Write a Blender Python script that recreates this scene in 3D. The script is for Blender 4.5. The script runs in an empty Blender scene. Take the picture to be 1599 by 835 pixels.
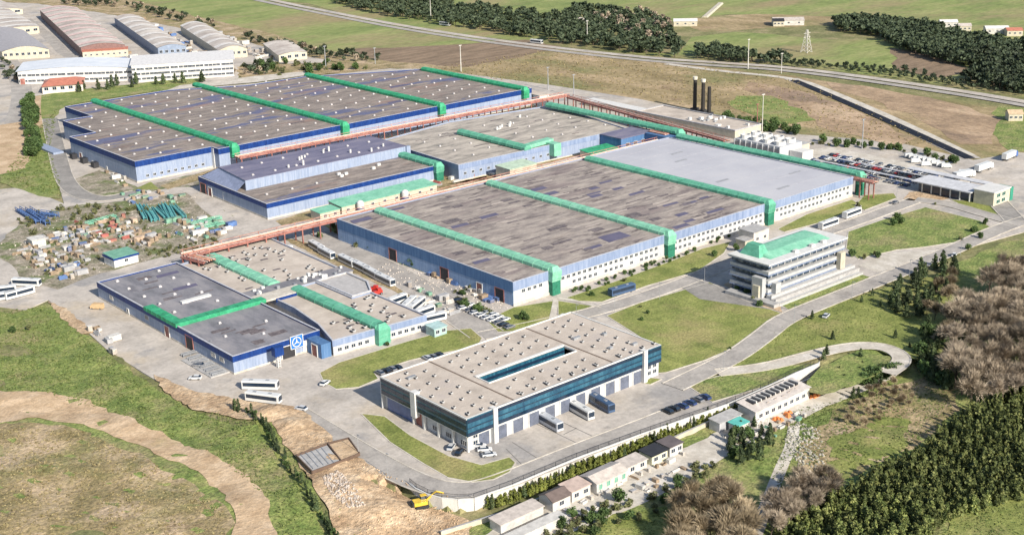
import bpy, math, random
from mathutils import Vector, Matrix
from mathutils.geometry import delaunay_2d_cdt
random.seed(7)
R = random.random
U = random.uniform
scene = bpy.context.scene
COL = scene.collection

# ---------------------------------------------------------------- camera
F_PX = 2085.0; PITCH = math.radians(18.689); ROLL = math.radians(-1.566); AZ = math.radians(49.757); CAM_H = 175.0
FW = Vector((math.cos(AZ), math.sin(AZ), 0)); RT = Vector((math.sin(AZ), -math.cos(AZ), 0)); ZZ = Vector((0, 0, 1))
fwd = FW * math.cos(PITCH) - ZZ * math.sin(PITCH)
upv = FW * math.sin(PITCH) + ZZ * math.cos(PITCH)
c_, s_ = math.cos(ROLL), math.sin(ROLL)
ri = RT * c_ + upv * s_
ui = upv * c_ - RT * s_
cam_d = bpy.data.cameras.new('camera'); cam = bpy.data.objects.new('camera', cam_d); COL.objects.link(cam)
m = Matrix((ri, ui, -fwd)).transposed().to_4x4(); m.translation = Vector((0, 0, CAM_H))
cam.matrix_world = m
cam_d.sensor_width = 36; cam_d.lens = F_PX / 1599 * 36; cam_d.clip_start = 1; cam_d.clip_end = 20000
scene.camera = cam

# ---------------------------------------------------------------- sky, sun, exposure
SUN_EL = math.radians(31)
SUN_AZ = math.radians(143.5)          # clockwise from the viewing direction
sh = FW * math.cos(SUN_AZ) + RT * math.sin(SUN_AZ)
to_sun = sh * math.cos(SUN_EL) + ZZ * math.sin(SUN_EL)
w = bpy.data.worlds.new('World'); scene.world = w; w.use_nodes = True
nt = w.node_tree; bg = nt.nodes['Background']
sky = nt.nodes.new('ShaderNodeTexSky'); sky.sky_type = 'NISHITA'; sky.sun_disc = False
sky.sun_elevation = SUN_EL; sky.sun_rotation = math.atan2(sh.x, sh.y); sky.air_density = 1.0; sky.dust_density = 1.0
nt.links.new(sky.outputs[0], bg.inputs[0]); bg.inputs[1].default_value = 0.10
sl = bpy.data.lights.new('sun', 'SUN'); sl.energy = 5.0; sl.angle = math.radians(0.5); sl.color = (1.0, 0.93, 0.81)
so = bpy.data.objects.new('sun', sl); COL.objects.link(so); so.location = (300, 0, 400)
so.rotation_euler = to_sun.to_track_quat('Z', 'Y').to_euler()
vs = scene.view_settings; vs.view_transform = 'Standard'; vs.look = 'None'; vs.gamma = 1; vs.exposure = 0.56
scene.render.resolution_x = 1024; scene.render.resolution_y = 534

# ---------------------------------------------------------------- terrain height and picture-to-ground lookup
def sm(t):
    t = max(0.0, min(1.0, t)); return t * t * (3 - 2 * t)
YL = [(186, 285), (190, 276), (192.5, 263), (196, 257), (200, 254.8), (212, 253.6), (341, 247.6), (380, 243), (900, 200)]
def yl(x):
    for (a, b), (c, d) in zip(YL, YL[1:]):
        if x <= c: return b + (d - b) * max(0, x - a) / (c - a)
    return 200
MOUNDS = [(187, 340, 2.2, 6, 5), (188, 328, 1.6, 5, 5), (173, 336, 1.0, 6, 4), (170, 292, .9, 7, 5), (178, 268, 1.4, 6, 5), (184, 300, 1.2, 3, 6), (178, 282, .9, 4, 3), (170, 262, 1.1, 5, 4)]
def hf(x, y):
    z = 0.0
    wd = 1.2 if x < 341 else 1.2 + (x - 341) * 0.9
    k = sm((x - 181) / 12)
    if k > 0: z -= 3.2 * k * sm((yl(max(x, 186)) + 1.2 - y) / wd)
    if k < 1: z -= 3.2 * (1 - k) * sm((285 - y) / 30) * sm((x - 140) / 30)
    rl = sm((184 - x) / 18) * sm((465 - y) / 30)
    if rl > 0: z += rl * (.55 * math.sin(x * .16 + y * .05) * math.sin(y * .13 - x * .04 + 1) + .25 * math.sin(x * .31 + 2) * math.sin(y * .27))
    rl = sm((226 - y) / 15)
    if rl > 0: z += rl * (.6 * math.sin(x * .12 + y * .06) * math.sin(y * .14 + 1) + .25 * math.sin(x * .29) * math.sin(y * .3 + 1))
    for mx, my, a, sx, sy in MOUNDS:
        z += a * math.exp(-((x - mx) / sx) ** 2 - ((y - my) / sy) ** 2)
    return z
def ray(px, py):
    x, y = px - 799.5, -(py - 417.5)
    x, y = c_ * x - s_ * y, s_ * x + c_ * y
    return RT * x + FW * (F_PX * math.cos(PITCH) + y * math.sin(PITCH)) + ZZ * (-F_PX * math.sin(PITCH) + y * math.cos(PITCH))
def g(px, py, z=0.0):
    d = ray(px, py); t = (z - CAM_H) / d.z
    return Vector((d.x * t, d.y * t, z))
def gh(px, py):
    z = 0.0
    for _ in range(6):
        p = g(px, py, z); z = hf(p.x, p.y)
    return Vector((p.x, p.y, z))

# ---------------------------------------------------------------- materials
MATS = {}
def mat(name, cols, scale=0.1, lo=.35, hi=.65, detail=8, rough=.85, nr=.7, bump=0.0, bscale=1.0, metal=0.0, stretch=(1, 1, 1),
        world=True, rnd=0.0, spec=.3, fine=None, extra=None, bdist=.4):
    if name in MATS: return MATS[name]
    M = bpy.data.materials.new(name); M.use_nodes = True; t = M.node_tree; N = t.nodes; Lk = t.links
    b = N['Principled BSDF']; b.inputs['Roughness'].default_value = rough; b.inputs['Metallic'].default_value = metal
    b.inputs['Specular IOR Level'].default_value = spec
    if world:
        src = N.new('ShaderNodeNewGeometry').outputs['Position']
    else:
        src = N.new('ShaderNodeTexCoord').outputs['Object']
    mp = N.new('ShaderNodeMapping'); mp.inputs['Scale'].default_value = stretch; Lk.new(src, mp.inputs[0])
    n = N.new('ShaderNodeTexNoise'); n.inputs['Scale'].default_value = scale; n.inputs['Detail'].default_value = detail
    n.inputs['Roughness'].default_value = nr; Lk.new(mp.outputs[0], n.inputs['Vector'])
    r = N.new('ShaderNodeValToRGB'); Lk.new(n.outputs[0], r.inputs[0])
    k = len(cols)
    while len(r.color_ramp.elements) < k: r.color_ramp.elements.new(.5)
    for i, c in enumerate(cols):
        e = r.color_ramp.elements[i]; e.position = lo + (hi - lo) * i / max(1, k - 1); e.color = (*c, 1)
    out = r.outputs[0]
    if extra:                                   # second, patchy layer: (colour, scale, lo, hi, strength)
        for (c2, sc2, l2, h2, st) in extra:
            n2 = N.new('ShaderNodeTexNoise'); n2.inputs['Scale'].default_value = sc2; n2.inputs['Detail'].default_value = 6
            n2.inputs['Roughness'].default_value = .65; Lk.new(mp.outputs[0], n2.inputs['Vector'])
            mr = N.new('ShaderNodeMapRange'); mr.inputs[1].default_value = l2; mr.inputs[2].default_value = h2; mr.inputs[4].default_value = st
            Lk.new(n2.outputs[0], mr.inputs[0])
            mx = N.new('ShaderNodeMix'); mx.data_type = 'RGBA'; Lk.new(mr.outputs[0], mx.inputs[0]); Lk.new(out, mx.inputs[6])
            mx.inputs[7].default_value = (*c2, 1); out = mx.outputs[2]
    if fine:
        fs_, fa_ = fine; n4 = N.new('ShaderNodeTexNoise'); n4.inputs['Scale'].default_value = fs_; n4.inputs['Detail'].default_value = 4; n4.inputs['Roughness'].default_value = .7
        Lk.new(mp.outputs[0], n4.inputs['Vector']); m4 = N.new('ShaderNodeMapRange'); m4.inputs[1].default_value = .34; m4.inputs[2].default_value = .66; m4.inputs[3].default_value = 1 - fa_; m4.inputs[4].default_value = 1 + fa_
        Lk.new(n4.outputs[0], m4.inputs[0]); vm = N.new('ShaderNodeVectorMath'); vm.operation = 'SCALE'; Lk.new(out, vm.inputs[0]); Lk.new(m4.outputs[0], vm.inputs[3]); out = vm.outputs[0]
    if rnd:
        oi = N.new('ShaderNodeObjectInfo'); h = N.new('ShaderNodeHueSaturation')
        mr = N.new('ShaderNodeMapRange'); mr.inputs[3].default_value = 1 - rnd; mr.inputs[4].default_value = 1 + rnd
        Lk.new(oi.outputs['Random'], mr.inputs[0]); Lk.new(mr.outputs[0], h.inputs['Value']); Lk.new(out, h.inputs['Color']); out = h.outputs[0]
    Lk.new(out, b.inputs['Base Color'])
    if bump:
        n3 = N.new('ShaderNodeTexNoise'); n3.inputs['Scale'].default_value = bscale; n3.inputs['Detail'].default_value = 5; n3.inputs['Roughness'].default_value = .65
        Lk.new(mp.outputs[0], n3.inputs['Vector'])
        bp = N.new('ShaderNodeBump'); bp.inputs['Strength'].default_value = bump; bp.inputs['Distance'].default_value = bdist
        Lk.new(n3.outputs[0], bp.inputs['Height']); Lk.new(bp.outputs[0], b.inputs['Normal'])
    MATS[name] = M; return M
def plain(name, c, rough=.6, metal=0, var=.18, rnd=0, spec=.4, sc=.5):
    a = tuple(x * (1 - var) for x in c); d = tuple(min(1, x * (1 + var)) for x in c)
    return mat(name, [a, c, d], scale=sc, rough=rough, metal=metal, rnd=rnd, spec=spec, detail=6)

GR = dict(
 base=mat('olive_ground', [(.12, .13, .05), (.19, .185, .08), (.30, .25, .14)], .05, .38, .64, 12, bump=.8, bscale=.7, fine=(.5, .3)),
 meadow=mat('meadow_green', [(.14, .185, .055), (.21, .245, .08), (.28, .28, .115)], .012, .36, .64, 12, bump=.35, bscale=.5, stretch=(1, 2.4, 1), fine=(.12, .22), extra=[((.28, .22, .12), .005, .46, .62, .9)]),
 lawn=mat('lawn_grass', [(.115, .145, .035), (.195, .22, .06), (.29, .30, .095)], .09, .34, .66, 12, bump=.7, bscale=1.1, fine=(1.1, .3), extra=[((.32, .27, .12), .035, .5, .66, .75), ((.08, .11, .03), .06, .6, .7, .5)]),
 lawn2=mat('rough_grass', [(.095, .145, .035), (.185, .23, .065), (.30, .30, .11)], .13, .34, .66, 12, bump=1.0, bscale=.8, bdist=.7, fine=(.9, .4), extra=[((.32, .26, .14), .04, .5, .68, .85), ((.075, .115, .03), .05, .58, .7, .6)]),
 dry=mat('dry_grass', [(.16, .135, .06), (.29, .225, .12), (.44, .34, .215)], .09, .34, .66, 12, bump=1.0, bscale=.7, bdist=.6, fine=(.9, .38), extra=[((.17, .175, .06), .03, .5, .66, .85), ((.50, .38, .27), .05, .5, .66, .85), ((.20, .14, .09), .07, .6, .68, .6)]),
 dirt=mat('tan_dirt', [(.33, .225, .135), (.46, .335, .215), (.60, .46, .32)], .11, .32, .68, 12, bump=.8, bscale=.6, bdist=.5, fine=(.9, .16), extra=[((.30, .25, .12), .06, .58, .72, .6)]),
 orange=mat('orange_earth', [(.30, .20, .12), (.46, .33, .21), (.60, .47, .33)], .12, .34, .66, 12, bump=1.0, bscale=.5, bdist=.9, fine=(.7, .25)),
 plough=mat('ploughed_field', [(.14, .10, .065), (.21, .15, .10), (.28, .20, .135)], .03, .35, .65, 12, bump=.4, bscale=.3, stretch=(1, 5, 1), fine=(.2, .2)),
 brown=mat('brown_field', [(.20, .155, .075), (.30, .23, .125), (.43, .32, .20)], .018, .37, .63, 13, bump=.8, bscale=.25, bdist=.8, stretch=(1.6, .8, 1), fine=(.3, .28), extra=[((.17, .175, .065), .012, .5, .64, .85), ((.24, .16, .11), .02, .56, .66, .6)]),
 bank=mat('earth_bank', [(.21, .15, .10), (.34, .24, .155), (.50, .37, .255)], .02, .36, .64, 13, bump=.8, bscale=.25, bdist=.8, stretch=(1.6, .8, 1), fine=(.3, .25), extra=[((.22, .19, .09), .03, .56, .7, .8), ((.17, .12, .10), .015, .55, .66, .6)]),
 yard=mat('yard_concrete', [(.32, .29, .26), (.43, .39, .35), (.53, .48, .43)], .07, .33, .67, 12, bump=.15, bscale=2, fine=(.6, .12), extra=[((.43, .36, .27), .03, .52, .68, .7), ((.17, .16, .155), .2, .6, .72, .55), ((.22, .22, .23), .025, .55, .62, .6)]),
 asph=mat('asphalt', [(.25, .23, .215), (.34, .315, .29), (.43, .395, .36)], .12, .33, .67, 12, bump=.1, bscale=2, fine=(.8, .12), extra=[((.38, .35, .31), .05, .55, .7, .6), ((.15, .145, .15), .25, .6, .7, .5)]),
 asphd=mat('asphalt_dark', [(.19, .18, .17), (.25, .235, .22), (.32, .30, .28)], .12, .33, .67, 12, bump=.1, bscale=2, fine=(.8, .12)),
 pale=mat('pale_concrete', [(.38, .34, .29), (.49, .45, .39), (.60, .56, .51)], .15, .33, .67, 12, bump=.2, bscale=2, fine=(.8, .12)),
 scrap=mat('scrap_yard_ground', [(.13, .13, .075), (.27, .235, .18), (.42, .365, .30)], .16, .36, .64, 12, bump=.9, bscale=.6, bdist=.6, fine=(.9, .4), extra=[((.12, .155, .05), .07, .5, .6, .9)]),
)
WHITE = plain('white_paint', (.58, .57, .55), var=.1)
CREAM = plain('cream_render', (.47, .43, .34), var=.15)
PALEBLUE = mat('pale_blue_cladding', [(.20, .25, .36), (.25, .30, .41), (.30, .345, .44)], .3, rough=.6, fine=(.5, .1), stretch=(4, 4, .3), bump=.25, bscale=3)
MIDBLUE = mat('mid_blue_shade', [(.17, .26, .42), (.22, .32, .49), (.28, .38, .53)], .3, rough=.6, stretch=(4, 4, .3), bump=.25, bscale=3)
DARKBLUE = mat('dark_blue_cladding', [(.055, .12, .25), (.075, .16, .31), (.11, .2, .36)], .3, rough=.6, stretch=(4, 4, .3), bump=.25, bscale=3)
DEEP = mat('deep_blue_fascia', [(.003, .022, .12), (.006, .034, .165), (.012, .05, .21)], .3, rough=.5, stretch=(3, 3, .5))
FASCIA = mat('grey_blue_fascia', [(.15, .20, .32), (.20, .255, .385), (.26, .31, .43)], .2, rough=.6, stretch=(3, 3, .4))
WALLW = mat('white_cladding', [(.36, .375, .40), (.43, .44, .46), (.50, .50, .50)], .4, rough=.6, stretch=(3, 3, .5), bump=.2, bscale=3)
ROOFW = mat('brown_grey_roofing', [(.14, .12, .11), (.225, .19, .17), (.32, .27, .235)], .16, .36, .64, 10, stretch=(.5, 1.8, 1), bump=.3, bscale=.6, fine=(1.2, .18), extra=[((.09, .105, .20), .022, .56, .60, .85), ((.28, .16, .13), .06, .56, .68, .6)])
ROOFM = mat('streaked_roofing', [(.17, .145, .14), (.29, .25, .225), (.41, .355, .31)], .22, .36, .64, 9, stretch=(.3, 1.1, 1), bump=.4, bscale=.6, fine=(2.2, .12), extra=[((.085, .068, .072), .24, .56, .63, .9), ((.19, .15, .15), .05, .52, .62, .65), ((.46, .39, .33), .12, .60, .66, .5)])
ROOFL = mat('grey_roofing', [(.14, .14, .155), (.20, .195, .215), (.27, .255, .265)], .09, .36, .64, 10, stretch=(1.6, .7, 1), bump=.3, bscale=.6, extra=[((.09, .09, .11), .05, .6, .68, .6)])
ROOFB = mat('blue_grey_roofing', [(.11, .11, .17), (.155, .15, .22), (.21, .195, .25)], .08, .36, .64, 10, stretch=(.6, 2, 1), bump=.3, bscale=.6)
ROOFP = mat('pale_roofing', [(.36, .31, .265), (.45, .39, .335), (.54, .475, .41)], .12, .34, .66, 10, bump=.3, bscale=.8, extra=[((.30, .26, .25), .06, .58, .7, .5)])
ROOFG = mat('new_grey_membrane', [(.37, .37, .41), (.42, .42, .455), (.46, .455, .48)], .02, .36, .64, 8, bump=.1, bscale=.5)
ROOFC = mat('mottled_pale_roofing', [(.20, .185, .165), (.36, .32, .28), (.48, .43, .37)], .16, .36, .64, 10, stretch=(.5, 1.6, 1), bump=.4, bscale=.8)
ROOFV = mat('vaulted_roofing', [(.33, .28, .25), (.46, .41, .37), (.58, .53, .48)], .05, .36, .64, 8, bump=.3, bscale=.3)
GREENB = mat('bright_green_metal', [(.025, .20, .095), (.035, .29, .145), (.06, .34, .185)], .3, rough=.6, fine=(1.1, .12))
GREEN = mat('green_metal', [(.07, .255, .17), (.105, .345, .235), (.14, .39, .275)], .25, rough=.65, fine=(1.1, .12))
GREENL = mat('faded_green_metal', [(.14, .36, .25), (.19, .45, .32), (.25, .50, .37)], .25, rough=.65, fine=(1.1, .12))
RED = mat('salmon_pipework', [(.27, .11, .085), (.44, .21, .165), (.54, .31, .245)], .4, .38, .62, rough=.6)
REDD = mat('rust_red_steel', [(.18, .07, .06), (.29, .12, .10), (.37, .18, .145)], .4, rough=.6)
DARK = plain('dark_opening', (.03, .03, .035))
GLASS = mat('dark_glass', [(.012, .022, .04), (.02, .035, .06)], .4, rough=.12, spec=.6)
TEAL = mat('teal_glass', [(.010, .05, .09), (.02, .09, .14), (.045, .15, .21)], .5, rough=.2, spec=.6, stretch=(1.5, 1.5, .2))
TIRE = plain('rubber', (.02, .02, .02))
STEEL = plain('grey_steel', (.35, .36, .38), metal=.4, rough=.5)
GREYC = plain('grey_concrete', (.36, .35, .34), var=.2)
PATCHD = mat('dark_roof_patch', [(.08, .068, .075), (.13, .11, .115), (.20, .17, .17)], .5, rough=.8, fine=(1.5, .2))
PATCHB = mat('bluish_roof_patch', [(.09, .085, .14), (.13, .12, .18)], .2, rough=.8)
BARK = plain('bark', (.10, .075, .055))
def leafmat(n, cols, rnd=.25): return mat(n, cols, .6, .35, .65, 6, rough=.7, world=True, rnd=rnd)
LF = dict(
 conifer=leafmat('conifer_leaves', [(.018, .032, .014), (.045, .066, .026), (.10, .125, .05)], .4),
 cypress=leafmat('plantation_leaves', [(.03, .045, .014), (.10, .125, .035), (.28, .29, .10)], .45),
 pine=leafmat('pine_leaves', [(.016, .028, .018), (.04, .056, .03), (.085, .105, .055)], .4),
 hedge=leafmat('hedge_leaves', [(.07, .085, .018), (.13, .15, .03), (.21, .22, .05)], .25),
 green=leafmat('green_leaves', [(.03, .06, .018), (.06, .10, .03), (.10, .15, .045)], .25),
 scrub=leafmat('scrub_leaves', [(.06, .07, .03), (.11, .12, .05), (.17, .17, .08)], .25),
 bare=leafmat('bare_twigs', [(.15, .12, .09), (.29, .235, .175), (.44, .37, .28)], .25),
 tan=leafmat('tan_twigs', [(.16, .125, .08), (.31, .245, .16), (.46, .375, .25)], .25),
)

# ---------------------------------------------------------------- mesh and object helpers
class MB:
    def __init__(s): s.v = []; s.f = []; s.m = []; s.mats = []
    def mi(s, m):
        if m not in s.mats: s.mats.append(m)
        return s.mats.index(m)
    def add(s, vs, fs, m):
        o = len(s.v); s.v += [tuple(v) for v in vs]; k = s.mi(m)
        for f in fs: s.f.append(tuple(o + i for i in f)); s.m.append(k)
    def box(s, x0, x1, y0, y1, z0, z1, m):
        s.add([(x0, y0, z0), (x1, y0, z0), (x1, y1, z0), (x0, y1, z0), (x0, y0, z1), (x1, y0, z1), (x1, y1, z1), (x0, y1, z1)],
              [(0, 3, 2, 1), (4, 5, 6, 7), (0, 1, 5, 4), (1, 2, 6, 5), (2, 3, 7, 6), (3, 0, 4, 7)], m)
    def prism(s, poly, z0, z1, m, top=None, cap=True):
        n = len(poly)
        s.add([(x, y, z0) for x, y in poly] + [(x, y, z1) for x, y in poly], [(i, (i + 1) % n, n + (i + 1) % n, n + i) for i in range(n)], m)
        if cap: s.add([(x, y, z1) for x, y in poly], [tuple(range(n))], top or m)
    def tube(s, p, q, r, m, n=6, r2=None, caps=True):
        p = Vector(p); q = Vector(q); d = (q - p).normalized(); a = d.orthogonal().normalized(); b = d.cross(a); r2 = r if r2 is None else r2
        vs = [p + (a * math.cos(2 * math.pi * i / n) + b * math.sin(2 * math.pi * i / n)) * r for i in range(n)]
        vs += [q + (a * math.cos(2 * math.pi * i / n) + b * math.sin(2 * math.pi * i / n)) * r2 for i in range(n)]
        fs = [(i, (i + 1) % n, n + (i + 1) % n, n + i) for i in range(n)]
        if caps: fs += [tuple(range(n))[::-1], tuple(range(n, 2 * n))]
        s.add(vs, fs, m)
    def loft(s, secs, m, caps=True):           # secs: list of rings (same count)
        n = len(secs[0]); vs = [v for r in secs for v in r]; fs = []
        for k in range(len(secs) - 1):
            for i in range(n): fs.append((k * n + i, k * n + (i + 1) % n, (k + 1) * n + (i + 1) % n, (k + 1) * n + i))
        if caps: fs += [tuple(range(n))[::-1], tuple(range((len(secs) - 1) * n, len(secs) * n))]
        s.add(vs, fs, m)
    def mesh(s, name, o=(0, 0, 0)):
        me = bpy.data.meshes.new(name); me.from_pydata([(a - o[0], b - o[1], c - o[2]) for a, b, c in s.v], [], s.f)
        for m in s.mats: me.materials.append(m)
        me.polygons.foreach_set('material_index', s.m); me.update(); return me
    def build(s, name, parent=None, label=None):
        o = parent['_o'] if parent is not None and '_o' in parent else (0, 0, 0)
        return link(name, s.mesh(name, o), parent, label=label)
def link(name, me, parent=None, loc=None, rz=None, label=None):
    ob = bpy.data.objects.new(name, me); COL.objects.link(ob)
    if parent is not None: ob.parent = parent
    if loc is not None: ob.location = loc
    if rz is not None: ob.rotation_euler = (0, 0, rz)
    if label: ob['label'] = label
    return ob
ORIG = {}
def thing(name, label, cat, loc=(0, 0, 0), rz=0, group=None, me=None):
    ob = bpy.data.objects.new(name, me); COL.objects.link(ob); ob.location = loc; ob.rotation_euler = (0, 0, rz)
    ob['label'] = label; ob['category'] = cat
    if group: ob['group'] = group
    return ob
class W:                                       # a thing whose parts are written in site coordinates
    def __init__(s, name, label, cat, loc, group=None):
        s.o = thing(name, label, cat, loc, 0, group); s.loc = tuple(s.o.location)
    def part(s, name, mb, parent=None, label=None):
        me = mb.mesh(name, s.loc); ob = link(name, me, parent or s.o, label=label); return ob
    def inst(s, name, me, loc, rz=0, parent=None, label=None, scale=None):
        ob = link(name, me, parent or s.o, (loc[0] - s.loc[0], loc[1] - s.loc[1], loc[2] - s.loc[2]), rz, label)
        if scale: ob.scale = scale
        return ob
def copy_thing(src, loc, rz, label=None, group=None, scale=None):
    c = src.copy(); COL.objects.link(c); c.location = loc; c.rotation_euler = (0, 0, rz)
    if scale: c.scale = (scale,) * 3 if not isinstance(scale, tuple) else scale
    if label: c['label'] = label
    if group: c['group'] = group
    for ch in list(src.children):
        d = ch.copy(); COL.objects.link(d); d.parent = c
        for e in list(ch.children):
            f = e.copy(); COL.objects.link(f); f.parent = d
    return c

# ---------------------------------------------------------------- flat sheets
def jag(poly, amp, step):
    out = []; n = len(poly)
    for i in range(n):
        a = Vector(poly[i]); b = Vector(poly[(i + 1) % n]); d = b - a; k = max(1, int(d.length / step))
        nn = Vector((-d.y, d.x)).normalized() if d.length > 0 else Vector((0, 0))
        for j in range(k):
            o = (U(-amp, amp) if j else 0); out.append(a + d * (j / k) + nn * o)
    return out
def sheet(name, poly, m, z, follow=True, jamp=0, step=4, cell=0, kind='structure', label=None, cat=None, thick=0):
    pts = jag(poly, jamp, step) if jamp else [Vector(p) for p in poly]
    n = len(pts); edges = [(i, (i + 1) % n) for i in range(n)]
    ring_ = list(pts)
    if cell:
        xs = [p.x for p in pts]; ys = [p.y for p in pts]
        def inside(x, y):
            r = False
            for i in range(n):
                a, b = ring_[i], ring_[i - 1]
                if (a.y > y) != (b.y > y) and x < (b.x - a.x) * (y - a.y) / (b.y - a.y) + a.x: r = not r
            return r
        x = min(xs)
        while x < max(xs):
            y = min(ys)
            while y < max(ys):
                if inside(x, y): pts.append(Vector((x, y)))
                y += cell
            x += cell
    vs, _, fs, _, _, _ = delaunay_2d_cdt(pts, edges, [], 1, 1e-4)
    V3 = [(v.x, v.y, (hf(v.x, v.y) if follow else 0) + z) for v in vs]
    mb = MB(); mb.add(V3, [tuple(f) for f in fs], m)
    if thick:
        q = [Vector(p) for p in pts[:n]]
        mb.add([(p.x, p.y, z) for p in q] + [(p.x, p.y, z - thick) for p in q], [(i, (i + 1) % n, n + (i + 1) % n, n + i) for i in range(n)], m)
    ob = mb.build(name)
    # make sure faces look up
    me = ob.data
    if me.polygons and me.polygons[0].normal.z < 0: me.flip_normals()
    ob['kind'] = kind
    return ob
def pxs(pts): return [(g(a, b).x, g(a, b).y) for a, b in pts]
def pxh(pts): return [(gh(a, b).x, gh(a, b).y) for a, b in pts]
def smooth(pts, it=2):
    for _ in range(it):
        q = [pts[0]]
        for a, b in zip(pts, pts[1:]):
            a = Vector(a); b = Vector(b); q += [a * .75 + b * .25, a * .25 + b * .75]
        q.append(pts[-1]); pts = q
    return [Vector(p) for p in pts]
def strip(line, w, off=0):
    p = [Vector(a).to_2d() if hasattr(a, 'to_2d') else Vector(a) for a in line]; Lf = []; Rt = []
    for i in range(len(p)):
        d = (p[min(i + 1, len(p) - 1)] - p[max(i - 1, 0)]).normalized(); n = Vector((-d.y, d.x))
        Lf.append(p[i] + n * (off + w / 2)); Rt.append(p[i] + n * (off - w / 2))
    return Lf, Rt
def road(name, line, w, m, z, kerb=True, follow=False, dens=3, curb_m=None, markings=False, it=2):
    line = smooth([Vector(a) for a in line], it)
    def rib(l, r, mm, zz, th=0):
        mb = MB(); V = []
        for a, b in zip(l, r): V += [(a.x, a.y, (hf(a.x, a.y) if follow else 0) + zz), (b.x, b.y, (hf(b.x, b.y) if follow else 0) + zz)]
        mb.add(V, [(2 * i, 2 * i + 1, 2 * i + 3, 2 * i + 2) for i in range(len(l) - 1)], mm)
        if th:
            for side in (0, 1):
                q = V[side::2]; k = len(q)
                mb.add(q + [(x, y, z0 - th) for x, y, z0 in q], [(i, i + 1, k + i + 1, k + i) for i in range(k - 1)], mm)
        return mb
    l, r = strip(line, w); ob = rib(l, r, m, z).build(name); ob['kind'] = 'structure'
    if ob.data.polygons[0].normal.z < 0: ob.data.flip_normals()
    if kerb:
        for s in (-1, 1):
            l, r = strip(line, .45, s * (w / 2 + .2)); k = rib(l, r, curb_m or GR['pale'], z + .12, .16).build('kerb'); k['kind'] = 'structure'
    return ob
# ================================================================ GROUND
def ground():
    xs = [-5000, -2500, -1200, -600, -300, -100, 0, 60, 100]; x = 120
    while x < 430: xs.append(x); x += 2.5
    xs += [440, 460, 500, 560, 640, 760, 900, 1200, 1800, 2600, 4000, 7000]
    ys = [-4000, -2000, -900, -400, -100, 40, 100]; y = 130
    while y < 420: ys.append(y); y += 2.5
    ys += [440, 480, 540, 640, 760, 900, 1100, 1400, 1900, 2600, 4000, 7000]
    V = [(a, b, hf(a, b) - .3) for b in ys for a in xs]; n = len(xs)
    Fc = [(j * n + i, j * n + i + 1, (j + 1) * n + i + 1, (j + 1) * n + i) for j in range(len(ys) - 1) for i in range(n - 1)]
    mb = MB(); mb.add(V, Fc, GR['base']); o = mb.build('ground'); o['kind'] = 'structure'
ground()
FK = [0]
def field(name, px, m, z, jamp=3, step=12, cell=0, follow=False):
    FK[0] += 1; z += FK[0] * .004
    P = pxh(px) if follow else pxs(px)
    return sheet(name, P, m, z, follow, jamp, step, cell)
# far country
field('field', [(-60, -25), (395, -40), (900, -70), (1800, -90), (2100, 60), (1700, 150), (1599, 152), (1400, 122), (1240, 103), (1000, 85), (800, 63), (600, 40), (480, 5), (440, 2), (-60, 2)], GR['meadow'], -.2, 8, 60)
field('field', [(185, -5), (400, 2), (500, 18), (640, 46), (800, 66), (740, 69), (600, 75), (525, 82), (470, 72), (380, 52), (280, 25), (215, 10)], GR['meadow'], -.1, 3, 20)
field('field', [(540, 77), (640, 73), (740, 68), (820, 62), (875, 72), (900, 90), (800, 98), (735, 106), (650, 105), (570, 96)], GR['plough'], -.1, 4, 15)
field('dry_field', [(500, 100), (600, 96), (730, 105), (810, 90), (880, 74), (980, 90), (1100, 104), (1240, 118), (1420, 145), (1640, 178), (1700, 235), (1590, 262), (1500, 245), (1400, 235), (1250, 215), (1100, 180), (1000, 158), (870, 135), (720, 118), (620, 104)], GR['brown'], -.05, 3, 15)
field('field', [(830, 68), (900, 55), (1000, 40), (1140, 22), (1250, 30), (1400, 42), (1380, 60), (1250, 78), (1080, 58), (1060, 84), (1000, 82)], GR['base'], -.15, 4, 25)
field('field', [(1080, 58), (1150, 50), (1300, 62), (1420, 60), (1440, 80), (1330, 106), (1240, 98), (1120, 88), (1070, 70)], GR['meadow'], -.1, 4, 25)
field('brown_field', [(1390, 75), (1460, 88), (1520, 110), (1470, 122), (1400, 108)], GR['plough'], -.1, 4, 20)
field('brown_field', [(1060, 30), (1180, 22), (1300, 26), (1330, 36), (1240, 42), (1100, 50)], GR['brown'], -.12, 4, 20)
field('field', [(1560, 165), (1660, 175), (1690, 240), (1575, 235), (1545, 205)], GR['lawn2'], 0, 3, 12)
field('earth_bank', [(1290, 128), (1380, 140), (1480, 160), (1565, 185), (1550, 225), (1500, 225), (1430, 185), (1360, 155), (1300, 140)], GR['bank'], 0, 4, 14)
field('earth_bank', [(1170, 128), (1240, 140), (1330, 170), (1430, 215), (1400, 232), (1300, 205), (1220, 165), (1160, 140)], GR['bank'], 0.02, 4, 14)
field('green_patch', [(1150, 150), (1205, 150), (1260, 175), (1275, 188), (1230, 195), (1190, 185), (1140, 165)], GR['lawn2'], 0.03, 4, 10)
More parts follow.
